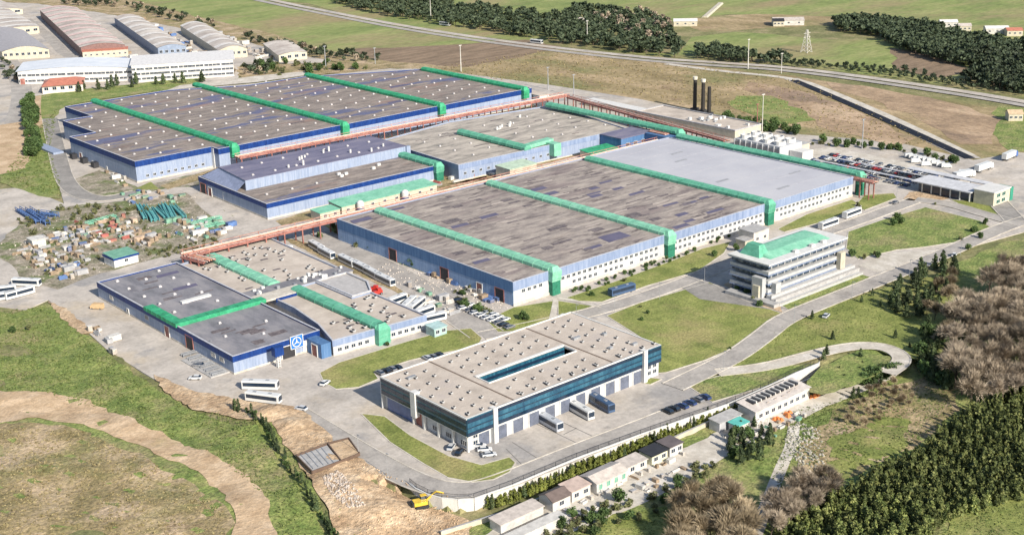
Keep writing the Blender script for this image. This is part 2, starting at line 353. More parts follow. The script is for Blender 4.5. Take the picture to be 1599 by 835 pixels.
# industrial estate top left
field('path', [(262, 141), (400, 129), (480, 118), (478, 112), (400, 119), (330, 128), (280, 134)], GR['pale'], .12, .3, 6)
field('estate_pavement', [(-80, 5), (60, 2), (180, 18), (300, 40), (420, 65), (520, 92), (505, 112), (380, 112), (372, 128), (200, 138), (40, 165), (45, 230), (0, 250), (-80, 260)], GR['yard'], -.05, 2, 15)
field('verge', [(-40, 2), (190, -6), (300, 25), (420, 52), (520, 80), (600, 95), (700, 108), (620, 108), (520, 96), (400, 70), (300, 48), (180, 24), (60, 6)], GR['dry'], 0.0, 2, 10)
field('rough_ground', [(370, 105), (430, 100), (520, 98), (640, 104), (560, 112), (480, 118), (400, 126), (375, 124)], GR['dry'], .02, 2, 8)
# near country, left and bottom
field('rough_grass', [(-100, 478), (20, 490), (75, 474), (110, 500), (170, 552), (230, 595), (300, 640), (370, 665), (440, 655), (455, 700), (500, 785), (540, 900), (-100, 950)], GR['lawn2'], -.08, 1.2, 5, 6, True)
field('dry_grass', [(-60, 655), (60, 660), (130, 672), (200, 704), (290, 748), (340, 780), (362, 805), (350, 900), (-60, 950)], GR['dry'], -.02, 1.5, 4, 6, True)
field('dirt_path', [(-100, 610), (80, 612), (130, 622), (180, 645), (260, 680), (330, 708), (390, 742), (422, 790), (432, 860), (355, 900), (368, 805), (345, 768), (290, 726), (200, 690), (130, 662), (60, 652), (-60, 668)], GR['dirt'], .04, .9, 3, 6, True)
CG = [(432, 632, 0), (470, 640, 0), (530, 695, 0), (600, 745, -.3), (628, 765, -1), (660, 785, -2.2), (700, 800, -3), (740, 818, -3), (720, 870, -3), (560, 890, -1), (515, 805, -.3), (480, 745, 0), (450, 700, 0), (425, 665, 0)]
sheet('construction_ground', [g(*q).to_2d() for q in CG], GR['orange'], .3, True, .8, 3, 2.0)
field('earth_bank', [(75, 470), (100, 480), (150, 520), (128, 522), (100, 500)], GR['orange'], .05, .6, 2, 0)
field('earth_bank', [(240, 585), (300, 610), (380, 625), (430, 632), (440, 660), (380, 655), (300, 640), (255, 610)], GR['orange'], .2, .6, 2, 2.0, True)
field('valley_grass', [(700, 850), (745, 815), (800, 806), (1170, 636), (1270, 598), (1330, 560), (1410, 500), (1480, 420), (1560, 380), (1800, 330), (1900, 900), (900, 1100)], GR['lawn2'], -.12, 1.2, 5, 4, True)
field('compound_ground', [(700, 860), (790, 818), (900, 772), (1000, 728), (1060, 702), (1165, 655), (1260, 618), (1300, 612), (1340, 600), (1350, 608), (1220, 668), (1170, 690), (1090, 738), (1010, 780), (900, 828), (800, 880)], GR['pale'], .03, .6, 3, 3, True)
field('dry_grass', [(1250, 700), (1300, 640), (1400, 600), (1470, 580), (1500, 640), (1440, 690), (1380, 720), (1300, 755), (1230, 780)], GR['dry'], -.04, 2, 5, 5, True)
field('green_patch', [(1290, 690), (1370, 650), (1430, 655), (1400, 710), (1300, 750)], GR['lawn'], .0, 2, 4, 5, True)
field('green_patch', [(880, 850), (960, 800), (1040, 790), (1060, 850)], GR['lawn'], .0, 2, 4, 5, True)
field('green_patch', [(1500, 790), (1599, 765), (1700, 760), (1700, 900), (1440, 900)], GR['lawn'], .0, 2, 4, 5, True)
# the works yard
yard = sheet('works_yard', jag(pxs([(-60, 470), (-60, 300), (40, 292), (100, 318), (92, 290), (75, 240), (72, 190), (98, 168), (260, 142), (400, 130), (480, 120), (640, 104), (860, 133), (1000, 155), (1250, 210), (1400, 222), (1520, 250), (1590, 238), (1720, 250), (1720, 380), (1599, 362), (1480, 395), (1380, 436), (1220, 500), (1150, 560), (1070, 598), (1278, 567), (1200, 602), (1135, 631), (1000, 678.5), (900, 716), (800, 757), (740, 778), (690, 777), (660, 767), (640, 755),
    (600, 742), (530, 692), (480, 650), (440, 637), (370, 640), (300, 628), (230, 585), (170, 548), (130, 512), (100, 488), (75, 468), (40, 484)]), 0, 6), GR['yard'], 0.0, False, 0, thick=.6)
def lawn(name, px, m=None, z=.1, jamp=.15):
    o = sheet(name, pxs(px), m or GR['lawn'], z, False, 0, 3, thick=.1)
    P = [Vector(p) for p in pxs(px)]; P.append(P[0]); area = sum(a.x * b.y - b.x * a.y for a, b in zip(P, P[1:]))
    l, r = strip(P, .4, -.2 if area > 0 else .2)
    # closed kerb ring
    mb = MB(); n = len(P) - 1
    for i in range(n):
        a, b, c, d = l[i], r[i], r[i + 1], l[i + 1]
        mb.add([(q.x, q.y, zz) for zz in (z - .1, z + .03) for q in (a, b, c, d)], [(4, 5, 6, 7), (0, 1, 5, 4), (3, 7, 6, 2), (1, 2, 6, 5), (0, 4, 7, 3)], GR['pale'])
    k = mb.build('kerb'); k['kind'] = 'structure'; return o
lawn('lawn', [(1028, 582), (1030, 545), (948, 493), (1000, 473), (1108, 441), (1160, 468), (1222, 490), (1200, 510), (1160, 537), (1100, 562), (1040, 581)])
lawn('lawn', [(500, 582), (530, 566), (640, 532), (700, 516), (735, 513), (752, 528), (745, 541), (700, 549), (640, 562), (583, 581), (590, 591), (560, 604), (525, 607), (507, 597)])
lawn('lawn', [(565, 646), (600, 650), (640, 680), (700, 712), (752, 726), (795, 714), (804, 722), (795, 736), (770, 748), (738, 752), (700, 745), (660, 722), (610, 690)])
lawn('lawn', [(760, 500), (802, 480), (864, 470), (863, 497), (800, 517), (778, 518)])
lawn('lawn', [(872, 470), (925, 478), (872, 495)])
lawn('lawn', [(885, 465), (960, 440), (1048, 408), (1098, 388), (1140, 378), (1130, 395), (1090, 423), (1010, 446), (940, 471), (905, 470)])
lawn('lawn', [(1215, 358), (1260, 335), (1330, 312), (1345, 322), (1290, 345), (1225, 362)])
lawn('lawn', [(1325, 362), (1380, 343), (1445, 324), (1530, 345), (1546, 355), (1500, 377), (1440, 386), (1400, 390), (1340, 404), (1322, 388)], GR['lawn2'])
lawn('lawn', [(1350, 305), (1395, 302), (1400, 309), (1350, 328), (1335, 322)])
lawn('lawn', [(1485, 312), (1555, 318), (1572, 342), (1520, 330)])
lawn('lawn', [(1218, 476), (1340, 427), (1368, 436), (1300, 462), (1240, 488)], GR['lawn2'])
lawn('lawn', [(1072, 600), (1120, 588), (1190, 574), (1278, 567), (1200, 601), (1112, 627)], GR['lawn2'])
lawn('lawn', [(1016, 590), (1032, 592), (1015, 600), (1005, 598)])
sheet('grass_slope', jag(pxs([(1140, 572), (1180, 545), (1225, 508), (1310, 474), (1420, 436), (1500, 420), (1470, 520), (1440, 560), (1400, 560), (1340, 534), (1280, 548), (1200, 570)]), .8, 4), GR['lawn'], .05, False)
sheet('grass_slope', jag(pxs([(1284, 570), (1340, 548), (1390, 556), (1398, 570), (1340, 600), (1282, 616), (1265, 612), (1260, 595)]), .8, 4), GR['lawn2'], .03, False)
sheet('grass_strip', jag(pxs([(56, 150), (100, 143), (330, 118), (300, 135), (150, 156), (100, 166), (80, 190), (76, 230), (95, 310), (60, 306), (0, 285), (0, 250), (52, 235), (64, 200)]), .8, 5), GR['lawn2'], .03, False)
sheet('dirt_patch', jag(pxs([(-40, 200), (40, 190), (55, 230), (40, 262), (-40, 285)]), 1.5, 5), GR['dirt'], .06, False)
sheet('verge', jag(pxs([(155, 265), (215, 292), (345, 262), (330, 285), (260, 300), (170, 310), (130, 300), (115, 280)]), .8, 4), GR['scrap'], .03, False)
sheet('grass_patch', jag(pxs([(210, 296), (235, 284), (250, 296)]), .3, 2), GR['lawn'], .06, False)
sheet('grass_patch', jag(pxs([(250, 290), (340, 262), (345, 272), (262, 296)]), .3, 2), GR['dry'], .06, False)
sheet('scrap_yard_ground', jag(pxs([(-20, 395), (40, 340), (110, 322), (180, 315), (300, 300), (375, 345), (330, 380), (250, 402), (140, 432), (90, 452), (40, 440), (20, 415)]), 1, 5), GR['scrap'], .03, False)
sheet('verge', jag(pxs([(505, 352), (540, 350), (690, 425), (660, 425), (560, 385)]), .5, 3), GR['lawn2'], .05, False)
sheet('verge', jag(pxs([(440, 372), (470, 370), (530, 400), (700, 480), (660, 475), (520, 412)]), .5, 3), GR['dry'], .05, False)
sheet('verge', jag(pxs([(430, 345), (480, 330), (640, 300), (760, 275), (755, 285), (560, 330), (440, 352)]), .5, 3), GR['dry'], .05, False)
sheet('verge', jag(pxs([(600, 215), (700, 192), (830, 160), (840, 166), (705, 198), (620, 220)]), .5, 3), GR['dry'], .05, False)
sheet('verge', jag(pxs([(690, 272), (760, 262), (905, 235), (915, 240), (760, 280), (690, 290)]), .5, 3), GR['dry'], .05, False)
sheet('gravel_forecourt', jag(pxs([(1130, 445), (1165, 420), (1215, 470), (1222, 488), (1190, 478)]), .3, 2), GR['dirt'], .14, False)
sheet('parking_yard', pxs([(1250, 235), (1300, 230), (1470, 265), (1540, 295), (1480, 300), (1350, 285)]), GR['pale'], .02, False)
sheet('paved_square', jag(pxs([(1420, 300), (1450, 297), (1500, 305), (1460, 316), (1410, 312)]), .3, 3), GR['orange'], .06, False)
sheet('car_park', jag(pxs([(1340, 415), (1385, 395), (1470, 390), (1420, 412), (1370, 425)]), .3, 3), GR['pale'], .04, False)
def pl(*pts): return [g(a, b).to_2d() for a, b in pts]
def plh(*pts): return [gh(a, b).to_2d() for a, b in pts]
road('road', pl((1050, 604), (1100, 580), (1150, 555), (1195, 522), (1225, 497), (1300, 467), (1400, 427), (1480, 394), (1560, 357), (1620, 338)), 8, GR['asph'], .16)
road('road', pl((752, 524), (800, 515), (870, 500), (945, 482), (1020, 458), (1090, 432), (1160, 400), (1260, 372), (1340, 345), (1430, 312)), 7.5, GR['asph'], .06)
road('road', pl((1430, 312), (1480, 318), (1540, 336), (1600, 352)), 7, GR['asph'], .2)
road('road', pl((1545, 300), (1560, 318), (1585, 345)), 9, GR['asphd'], .22)
road('curved_drive', pl((1120, 582), (1200, 573), (1270, 553), (1330, 540), (1375, 540), (1405, 552), (1410, 566), (1385, 583)), 5.5, GR['pale'], .18, True)
road('road', pl((78, 185), (84, 215), (92, 250), (102, 285), (125, 306), (165, 312), (215, 300)), 9, GR['asphd'], .08)
road('road', pl((225, 305), (300, 290), (330, 330), (400, 365), (470, 352)), 8, GR['yard'], .05, False)
road('road', pl((440, 362), (500, 372), (560, 398), (640, 440), (700, 480), (760, 522)), 13, GR['asph'], .055)
road('road', pl((350, 252), (480, 228), (620, 204), (760, 176), (860, 158)), 8, GR['asph'], .045, False)
road('road', pl((455, 640), (520, 680), (580, 716), (640, 748), (690, 764), (740, 765), (800, 746), (900, 705), (1000, 667), (1100, 627)), 8.5, GR['asph'], .05, True)
road('road', pl((470, 585), (440, 610), (470, 640), (520, 676)), 14, GR['yard'], .04, False)
road('highway', pl((300, -30), (420, 0), (520, 20), (640, 43), (800, 67), (1000, 90), (1120, 98), (1240, 106), (1420, 130), (1599, 158), (1750, 190)), 8, GR['yard'], .15, False)
road('highway', pl((300, -22), (420, 5), (520, 25), (640, 48), (800, 72), (1000, 95), (1120, 103), (1240, 111), (1420, 136), (1599, 164), (1750, 196)), 7, GR['asph'], .2, False)
road('farm_road', pl((1040, 100), (1130, 112), (1240, 122), (1290, 140), (1400, 187), (1515, 243)), 6, GR['pale'], .12, False)
road('canal_bank', pl((1235, 123), (1300, 148), (1400, 192), (1518, 248)), 10, GR['yard'], .1, False)
road('canal', pl((1240, 126), (1300, 151), (1400, 195), (1515, 248)), 6, mat('canal_water', [(.012, .014, .022), (.025, .028, .04)], .2, rough=.7, spec=.1), .25, False)
road('lane', plh((740, 880), (850, 838), (935, 806), (1010, 776), (1080, 736), (1140, 700), (1180, 672), (1240, 645), (1300, 625), (1350, 604), (1400, 580)), 4.2, GR['pale'], .05, False, True)
road('path', plh((1180, 835), (1200, 780), (1215, 740), (1235, 700), (1240, 665)), 3.5, GR['pale'], .06, False, True)
road('track', plh((390, 640), (420, 690), (460, 750), (510, 830), (530, 870)), 1.3, GR['lawn'], .05, False, True)
road('path', pl((862, 498), (866, 480), (868, 468)), 2.2, GR['pale'], .15, False)
road('path', pl((872, 466), (900, 470), (938, 480)), 1.6, GR['pale'], .15, False)
road('path', pl((62, 200), (58, 170), (60, 150)), 4, GR['dirt'], .1, False)
road('estate_street', pl((-20, 60), (20, 100), (40, 150), (10, 230)), 14, GR['asph'], .02, False)
road('estate_street', pl((40, 30), (80, 60), (110, 95), (200, 98), (330, 96)), 10, GR['asph'], .03, False)
# expansion joints and bay lines in the depot yard
jm = plain('yard_joint', (.16, .15, .14))
for a, b in [((835, 660), (930, 705)), ((860, 650), (960, 697)), ((800, 690), (850, 722)), ((900, 668), (880, 678)), ((790, 700), (830, 740))]:
    mb = MB(); p, q = g(*a), g(*b); d = (q - p).normalized(); n = Vector((-d.y, d.x, 0)) * .15
    mb.add([(v.x, v.y, .012) for v in (p - n, q - n, q + n, p + n)], [(0, 1, 2, 3)], jm); o = mb.build('yard_joint'); o['kind'] = 'structure'
# ================================================================ BUILDINGS
def box_mesh(name, sx, sy, sz, m, base=0.0):
    mb = MB(); mb.box(-sx / 2, sx / 2, -sy / 2, sy / 2, base, base + sz, m); return mb.mesh(name)
def offs(poly, d):                    # offset a counter-clockwise polygon outward by d
    n = len(poly); out = []
    for i in range(n):
        p, q, r = Vector(poly[i - 1]), Vector(poly[i]), Vector(poly[(i + 1) % n])
        a = (q - p).normalized(); b = (r - q).normalized(); na = Vector((a.y, -a.x)); nb = Vector((b.y, -b.x))
        k = (na + nb) / (1 + na.dot(nb)); out.append((q.x + k.x * d, q.y + k.y * d))
    return out
def ring(mb, outer, inner, z0, z1, m):
    n = len(outer)
    vs = [(x, y, z0) for x, y in outer] + [(x, y, z1) for x, y in outer] + [(x, y, z1) for x, y in inner] + [(x, y, z0) for x, y in inner]
    fs = []
    for i in range(n):
        j = (i + 1) % n
        fs += [(i, j, n + j, n + i), (n + i, n + j, 2 * n + j, 2 * n + i), (2 * n + i, 2 * n + j, 3 * n + j, 3 * n + i), (3 * n + i, 3 * n + j, j, i)]
    mb.add(vs, fs, m)
def shell(Wt, poly, h, wall, band, bh, roof, lip=.5, z0=0.0, wallname='wall', plinth=None):
    """wall, fascia band and roof of a flat-roofed hall"""
    mb = MB(); mb.prism(poly, z0 - .5, h - bh, wall, cap=False); wo = Wt.part(wallname, mb)
    mb = MB(); ring(mb, offs(poly, .18), offs(poly, -.35), h - bh - .05, h, band); bo = Wt.part('fascia', mb)
    mb = MB(); mb.prism(offs(poly, -.35), h - 1.2, h - lip, roof); ro = Wt.part('roof', mb)
    mb = MB(); ring(mb, offs(poly, .24), offs(poly, -.42), h + .004, h + .12, plain('coping', (.42, .42, .45))); Wt.part('coping', mb)
    if plinth:
        mb = MB(); ring(mb, offs(poly, .1), offs(poly, -.1), z0 - .3, z0 + plinth, GR['pale']); Wt.part('plinth', mb)
    return wo, bo, ro
# shared small meshes
def m_skylight(s=1.6, glass=None):
    mb = MB(); mb.box(-s / 2, s / 2, -s / 2, s / 2, 0, .35, plain('skylight_curb', (.45, .44, .45)))
    top = glass or plain('skylight_dome', (.42, .39, .39), rough=.5)
    a = s / 2 * .95; b = s / 2 * .5
    mb.loft([[(-a, -a, .35), (a, -a, .35), (a, a, .35), (-a, a, .35)], [(-b, -b, .75), (b, -b, .75), (b, b, .75), (-b, b, .75)]], top); return mb.mesh('skylight')
SKY = m_skylight(1.2); SKYS = m_skylight(1.0)
def m_vent():
    mb = MB(); mb.box(-.36, .36, -.36, .36, 0, .4, STEEL); mb.box(-.42, .42, -.42, .42, .4, .5, WHITE); mb.tube((0, 0, .5), (0, 0, .75), .26, DARK, 8); mb.box(-.75, -.36, -.3, .3, 0, .4, DARK); return mb.mesh('roof_vent')
VENT = m_vent()
def m_patch(sx, sy, m):
    mb = MB(); pts = [(math.cos(t) * sx / 2 * U(.75, 1), math.sin(t) * sy / 2 * U(.75, 1)) for t in [i * 2 * math.pi / 9 for i in range(9)]] if R() < 0 else [(-sx / 2, -sy / 2), (sx / 2 * U(.8, 1), -sy / 2), (sx / 2, sy / 2 * U(.6, 1)), (-sx / 2 * U(.7, 1), sy / 2)]
    mb.prism(pts, 0, .035, m); return mb.mesh('roof_patch')
PATCHES = [m_patch(7, 1.5, PATCHD), m_patch(9, 3.2, PATCHB), m_patch(5, 1.2, PATCHD), m_patch(9, 1.4, PATCHD), m_patch(6, 3.4, PATCHD), m_patch(9, 1.2, mat('pale_roof_patch', [(.36, .31, .28), (.46, .40, .36)], .3))]
def m_window(wd, ht, frame=WHITE, gl=None, mull=1):
    mb = MB(); gl = gl or GLASS
    mb.box(-wd / 2, wd / 2, -.02, .10, 0, ht, gl); f = .12
    mb.box(-wd / 2 - f, wd / 2 + f, -.08, .08, -f, 0, frame); mb.box(-wd / 2 - f, wd / 2 + f, -.08, .08, ht, ht + f, frame)
    mb.box(-wd / 2 - f, -wd / 2, -.08, .08, 0, ht, frame); mb.box(wd / 2, wd / 2 + f, -.08, .08, 0, ht, frame)
    for i in range(mull): x = -wd / 2 + wd * (i + 1) / (mull + 1); mb.box(x - .05, x + .05, -.07, .05, 0, ht, frame)
    return mb.mesh('window')          # faces -Y when unrotated
WIN = m_window(1.5, 1.2); WINB = m_window(2.6, 1.5, mull=2); WINT = m_window(1.2, 2.2)
def m_door(wd, ht, leaf, frame=WHITE, ribs=5):
    mb = MB(); mb.box(-wd / 2, wd / 2, -.05, .1, 0, ht, leaf)
    for i in range(ribs): z = ht * (i + 1) / (ribs + 1); mb.box(-wd / 2 + .05, wd / 2 - .05, -.09, -.05, z - .05, z + .05, leaf)
    mb.box(-wd / 2 - .25, -wd / 2, -.18, .1, 0, ht + .25, frame); mb.box(wd / 2, wd / 2 + .25, -.18, .1, 0, ht + .25, frame); mb.box(-wd / 2, wd / 2, -.18, .1, ht, ht + .25, frame)
    return mb.mesh('door')
DOCK = m_door(4.0, 4.3, plain('grey_blue_shutter', (.11, .125, .17))); GATE_D = m_door(5, 5, DARK, REDD, 0); RDOOR = m_door(3.2, 4.2, REDD, WHITE, 6); SDOOR = m_door(1.2, 2.2, plain('dark_door', (.08, .08, .09)), WHITE, 0)
def lay_roof(Wt, x0, x1, y0, y1, z, sx, sy, me=SKY, name='skylight', skip=lambda x, y: False, j=.6, start=(.5, .5)):
    x = x0 + sx * start[0]; k = 0
    while x < x1:
        y = y0 + sy * start[1] + (sy / 2 if k % 2 else 0)
        while y < y1 - 1:
            if not skip(x, y): Wt.inst(name, me, (x + U(-j, j), y + U(-j, j), z), 0)
            y += sy
        x += sx; k += 1
def patches(Wt, x0, x1, y0, y1, z, n, kinds=None):
    for i in range(n):
        me = PATCHES[random.choice(kinds or range(6))]; s = U(.6, 1.3)
        Wt.inst('roof_patch', me, (U(x0 + 8, x1 - 8), U(y0 + 4, y1 - 4), z + .004 + .003 * (i % 12)), U(-.03, .03), scale=(s, U(.6, 1.2), 1))

# ---- far-left warehouse with stepped west end
wh = W('warehouse', 'huge grey-roofed warehouse with deep blue fascia and stepped left end, behind the salmon pipe rack', 'warehouse', (286, 636, 0))
wpoly = [(286, 636), (330, 636), (330, 628.5), (552, 628.5), (552, 732), (476, 774), (433, 776), (389, 801), (319, 801), (319, 762), (301, 762), (301, 717.5), (286, 717.5)]
shell(wh, wpoly, 11.4, PALEBLUE, DEEP, 3.0, ROOFW, plinth=.9)
DUCTW = [338.8, 409.5, 479, 545.6]
def in_w(x, y):
    if y < 638 and x < 332: return True
    if y > 716 and x < 303: return True
    if y > 760 and x < 321: return True
    if x > 380 and y > 799 - (x - 389) * .28: return True
    if x > 470 and y > 772 - (x - 476) * .53: return True
    return any(abs(x - d) < 5 for d in DUCTW)
lay_roof(wh, 287, 551, 630, 800, 10.92, 12, 15, skip=in_w)
for (x, y) in [(350, 640), (420, 645), (395, 655), (500, 700), (440, 720), (300, 690), (365, 720), (470, 660)]:
    wh.inst('roof_patch', PATCHES[random.randrange(5)], (x, y, 10.93), 0, scale=(1.6, 1.6, 1))
for y, me in [(705, RDOOR), (690, SDOOR), (672, SDOOR)]: wh.inst('door', me, (286 - .05, y, 0), -math.pi / 2)
mb = MB(); mb.box(329.6, 332, 633.5, 636.3, -.2, 10.8, WHITE); wh.part('end_pier', mb)
for x in range(292, 328, 4): wh.inst('window', WIN, (x, 635.95, 2.2))
for y in (712, 698, 684): wh.inst('dock_shelter', box_mesh('dock_shelter', 3, 4, 3, DARK), (284.6, y, 0))
mb = MB(); mb.box(280, 286, 729, 757, -.1, 1.2, PALEBLUE); wh.part('loading_ramp', mb)

# ---- green service ducts over the roofs
LEGDARK = mat('dark_green_leg', [(.015, .12, .075), (.03, .19, .12)], .5, rough=.7, fine=(1.5, .25))  # darker green for the lower part of the duct legs
def duct(label, x, y0, y1, z, leg_z, leg_y, wd=5.6, h=2.6, mm=None, group=None, extra_legs=()):
    mm = mm or GREEN; t = W('roof_duct', label, 'duct', (x, y0, z), group)
    def sec(y, e=0): a = wd / 2 + e; return [(x - a, y, z - e), (x + a, y, z - e), (x + a, y, z + h * .55), (x + a - 1.1, y, z + h + e), (x - a + 1.1, y, z + h + e), (x - a, y, z + h * .55)]
    mb = MB(); mb.loft([sec(y0), sec(y1)], mm); t.part('casing', mb)
    y = y0 + 3
    rb = MB(); rb.loft([[(a - x, b - y0, c - z) for a, b, c in sec(y0 - .12, .09)], [(a - x, b - y0, c - z) for a, b, c in sec(y0 + .12, .09)]], mm); rme = rb.mesh('rib')
    while y < y1 - 1: t.inst('rib', rme, (x, y, z)); y += 6
    if leg_y is not None:
        mb = MB(); ly = leg_y
        if leg_z < z - 6:
            mb.box(x - wd / 2 + .25, x + wd / 2 - .25, ly - 2.1, ly, leg_z, leg_z + (z - leg_z) * .6, LEGDARK); t.part('leg', mb); mb = MB(); leg_z += (z - leg_z) * .6
        mb.loft([[(x - wd / 2, ly - 2.2, leg_z), (x + wd / 2, ly - 2.2, leg_z), (x + wd / 2, ly, leg_z), (x - wd / 2, ly, leg_z)],
                 [(x - wd / 2, ly - 2.6, z + .2), (x + wd / 2, ly - 2.6, z + .2), (x + wd / 2, ly, z + .2), (x - wd / 2, ly, z + .2)],
                 [(x - wd / 2 + 1, ly - 1.3, z + h), (x + wd / 2 - 1, ly - 1.3, z + h), (x + wd / 2 - 1, ly, z + h), (x - wd / 2 + 1, ly, z + h)]], mm); t.part('leg', mb)
        zz = leg_z + 1
        while zz < z: 
            mb = MB(); mb.box(x - wd / 2 - .1, x + wd / 2 + .1, ly - 2.65, ly - 2.2, zz - .1, zz + .12, mm); t.part('rib', mb); zz += 2
    for (yy) in extra_legs:
        mb = MB(); mb.box(x - .3, x + .3, yy - .3, yy + .3, 0, z, mm); t.part('leg', mb)
    return t
nth = ['nearest the stepped left end', 'second from the stepped left end', 'third from the stepped left end', 'at the far right end']
for i, (dx, y1) in enumerate(zip(DUCTW, (803, 803, 776, 733))):
    duct('green duct across the roof of the far-left warehouse, %s' % nth[i], dx, 628.2, y1, 10.95, 6, 628.2, 4.6, 2.3, GREENB, 'green ducts on the far warehouse roof')

# ---- the big middle hall
mh = W('assembly_hall', 'largest hall with streaked brown roof, grey-blue fascia and rows of small windows', 'factory hall', (305, 359.5, 0))
X0, X1, Y0, Y1, HM = 305, 517, 360, 478, 9.6
pm = [(X0, Y0), (X1, Y0), (X1, Y1), (X0, Y1)]
mb = MB(); mb.prism(pm, -.4, HM - 3.6, WALLW, cap=False); mh.part('wall', mb)
mb = MB(); mb.box(X0 - .12, X0 + .02, Y0 + .05, Y1, -.4, HM - 4.4, MIDBLUE); mh.part('shaded_side', mb)  # shade of the unlit side put into the wall colour as mid blue
mb = MB(); mb.box(X0 - .22, X0 - .02, Y0 + .05, Y1, HM - 4.37, HM + .01, DARKBLUE); mh.part('shaded_side_fascia', mb)  # fascia painted darker blue here for the shade on this side
mb = MB(); ring(mb, offs(pm, .16), offs(pm, -.3), HM - 3.62, HM, FASCIA); mh.part('fascia', mb)
mb = MB(); mb.prism([(X0 + .3, Y0 + .3), (457, Y0 + .3), (457, Y1 - .3), (X0 + .3, Y1 - .3)], HM - 1, HM - .35, ROOFM); mh.part('roof', mb)
mb = MB(); mb.prism([(457.02, Y0 + .3), (X1 - .3, Y0 + .3), (X1 - .3, Y1 - .3), (457.02, Y1 - .3)], HM - 1, HM - .28, ROOFG); mh.part('new_roof', mb, None)
for q in range(9): mb = MB(); mb.box(457.2, X1 - .5, Y0 + 12 + q * 12, Y0 + 12.14 + q * 12, HM - .279, HM - .22, plain('seam_grey', (.33, .33, .35))); mh.part('roof_seam', mb)
for q, (cx, cy) in enumerate([(485, 440), (495, 452), (470, 400), (505, 385), (480, 372)]): mh.inst('roof_patch', m_patch(9, 2.2, plain('damp_grey', (.31, .31, .33))), (cx, cy, HM - .275 + q * .002), 0)
mb = MB(); ring(mb, offs(pm, .22), offs(pm, -.36), HM + .02, HM + .12, plain('coping', (.42, .42, .45))); mh.part('coping', mb)
mb = MB(); mb.box(X0 - .3, X1 + .2, Y0 - .35, Y0 - .17, -.2, .9, GR['pale']); mh.part('plinth', mb)
DM = [325, 389.5, 454, 521.5]
x = X0 + 5
while x < X1 - 3:
    if all(abs(x - d) > 4.2 for d in DM):
        mh.inst('window', WIN, (x, Y0 - .02, 4.4))
        if (x > 335 and int(x) % 5 != 0): mh.inst('window', WIN, (x + .1, Y0 - .02, 1.7))
    x += 2.9
for (x0, x1, n) in ((X0, 325, 7), (325, 389, 34), (390, 454, 48)): patches(mh, x0, x1, Y0, Y1, HM - .345, n)
for (cx, cy, kx, ky, k) in [(372, 374, 1.5, 2.6, 1), (352, 384, 1.6, 1.5, 0), (339, 440, 1.5, 1.6, 4), (364, 400, 1.5, 2.2, 0), (312, 470, 1.2, 1.5, 1), (400, 452, 1, 1.4, 1), (398, 442, 1.1, 1.4, 1)]:
    mh.inst('roof_patch', PATCHES[k], (cx, cy, HM - .30), 0, scale=(kx, ky, 1))
for y, me in [(437, GATE_D), (402, GATE_D), (380, RDOOR), (368, GATE_D)]: mh.inst('door', me, (X0 - .15, y, 0), -math.pi / 2)
nm = ['over the lit front corner', 'second from the left', 'along the joint with the new grey roof', 'at the far right end beside the car park']
for i, dx in enumerate(DM):
    duct('green duct over the largest hall, %s' % nm[i], dx, 360, 475, 9.3, 0, 359.9, 4.7, 2.1, [GREENL, GREENL, GREEN, GREEN][i], 'green ducts on the largest hall')
for i, dx in enumerate(DM[:0]): pass

# ---- middle-left hall with raised monitor roof
k = W('press_hall', 'blue fascia hall with raised pale blue centre block, in front of the far-left warehouse', 'factory hall', (299, 528, 0))
kp = [(299, 528), (400, 526), (413, 584), (405, 600), (340, 602), (301, 597)]
kp = [(299, 528), (401, 527), (401, 597), (301, 597)]
shell(k, kp, 7.7, PALEBLUE, DEEP, 2.2, ROOFW, plinth=.8)
kb = [(305, 557), (401.4, 557), (401.4, 590), (309, 590)]
mb = MB(); mb.prism(kb, 7.1, 12.2, PALEBLUE, cap=False); k.part('upper_wall', mb)
mb = MB(); mb.prism([(299.8, 528.8 + 28), (305, 557), (309, 590), (302.5, 597)], 7.5, 7.75, FASCIA); 
mb = MB(); mb.add([(300, 557, 7.8), (306, 557.05, 12.2), (310, 590, 12.2), (302, 596, 7.8)], [(0, 1, 2, 3)], plain('lean_to_slope', (.22, .25, .36))); k.part('side_slope', mb)
mb = MB(); mb.prism(offs(kb, .1), 12.15, 12.35, ROOFB); k.part('upper_roof', mb)
mb = MB(); mb.add([(310, 590.1, 12.2), (401.3, 590.1, 12.2), (401.3, 597, 7.8), (302, 597, 7.8)], [(0, 1, 2, 3)], ROOFB); k.part('rear_slope', mb)
for x in (312, 324, 337, 350, 362, 375, 388): k.inst('skylight', SKY, (x + U(-1, 1), 563 + U(-1, 1), 12.36)); k.inst('skylight', SKY, (x + 4, 580 + U(-2, 2), 12.36))
for x in (308, 322, 336): k.inst('skylight', SKY, (x, 543, 7.3))
for x, y in ((345, 572), (347, 573), (350, 575), (362, 576), (366, 577), (333, 563), (341, 562), (372, 566), (381, 560), (392, 565)):
    mb = MB(); mb.tube((0, 0, 0), (0, 0, U(1.2, 2.6)), .5, WHITE, 8); k.inst('exhaust_stack', mb.mesh('exhaust_stack'), (x, y, 12.36))
for x, y in ((352, 545), (356, 547), (353, 549), (372, 546), (378, 550)): k.inst('roof_unit', box_mesh('roof_unit', 1.8, 1.2, 1.2, WHITE), (x, y, 7.25))
for y in (585, 570, 556): k.inst('door', RDOOR, (300.7 - .3, y, 0), -math.pi / 2)
k.inst('door', GATE_D, (300.8 - .4, 592, 0), -math.pi / 2)
mb = MB(); mb.box(400.5, 403, 556, 558, 7, 12.2, PALEBLUE); k.part('corner_pier', mb)
duct('short green duct stepping down beside the middle-left hall', 398, 527, 557, 7.4, 0, 526.8, 5, 2.2, GREEN)

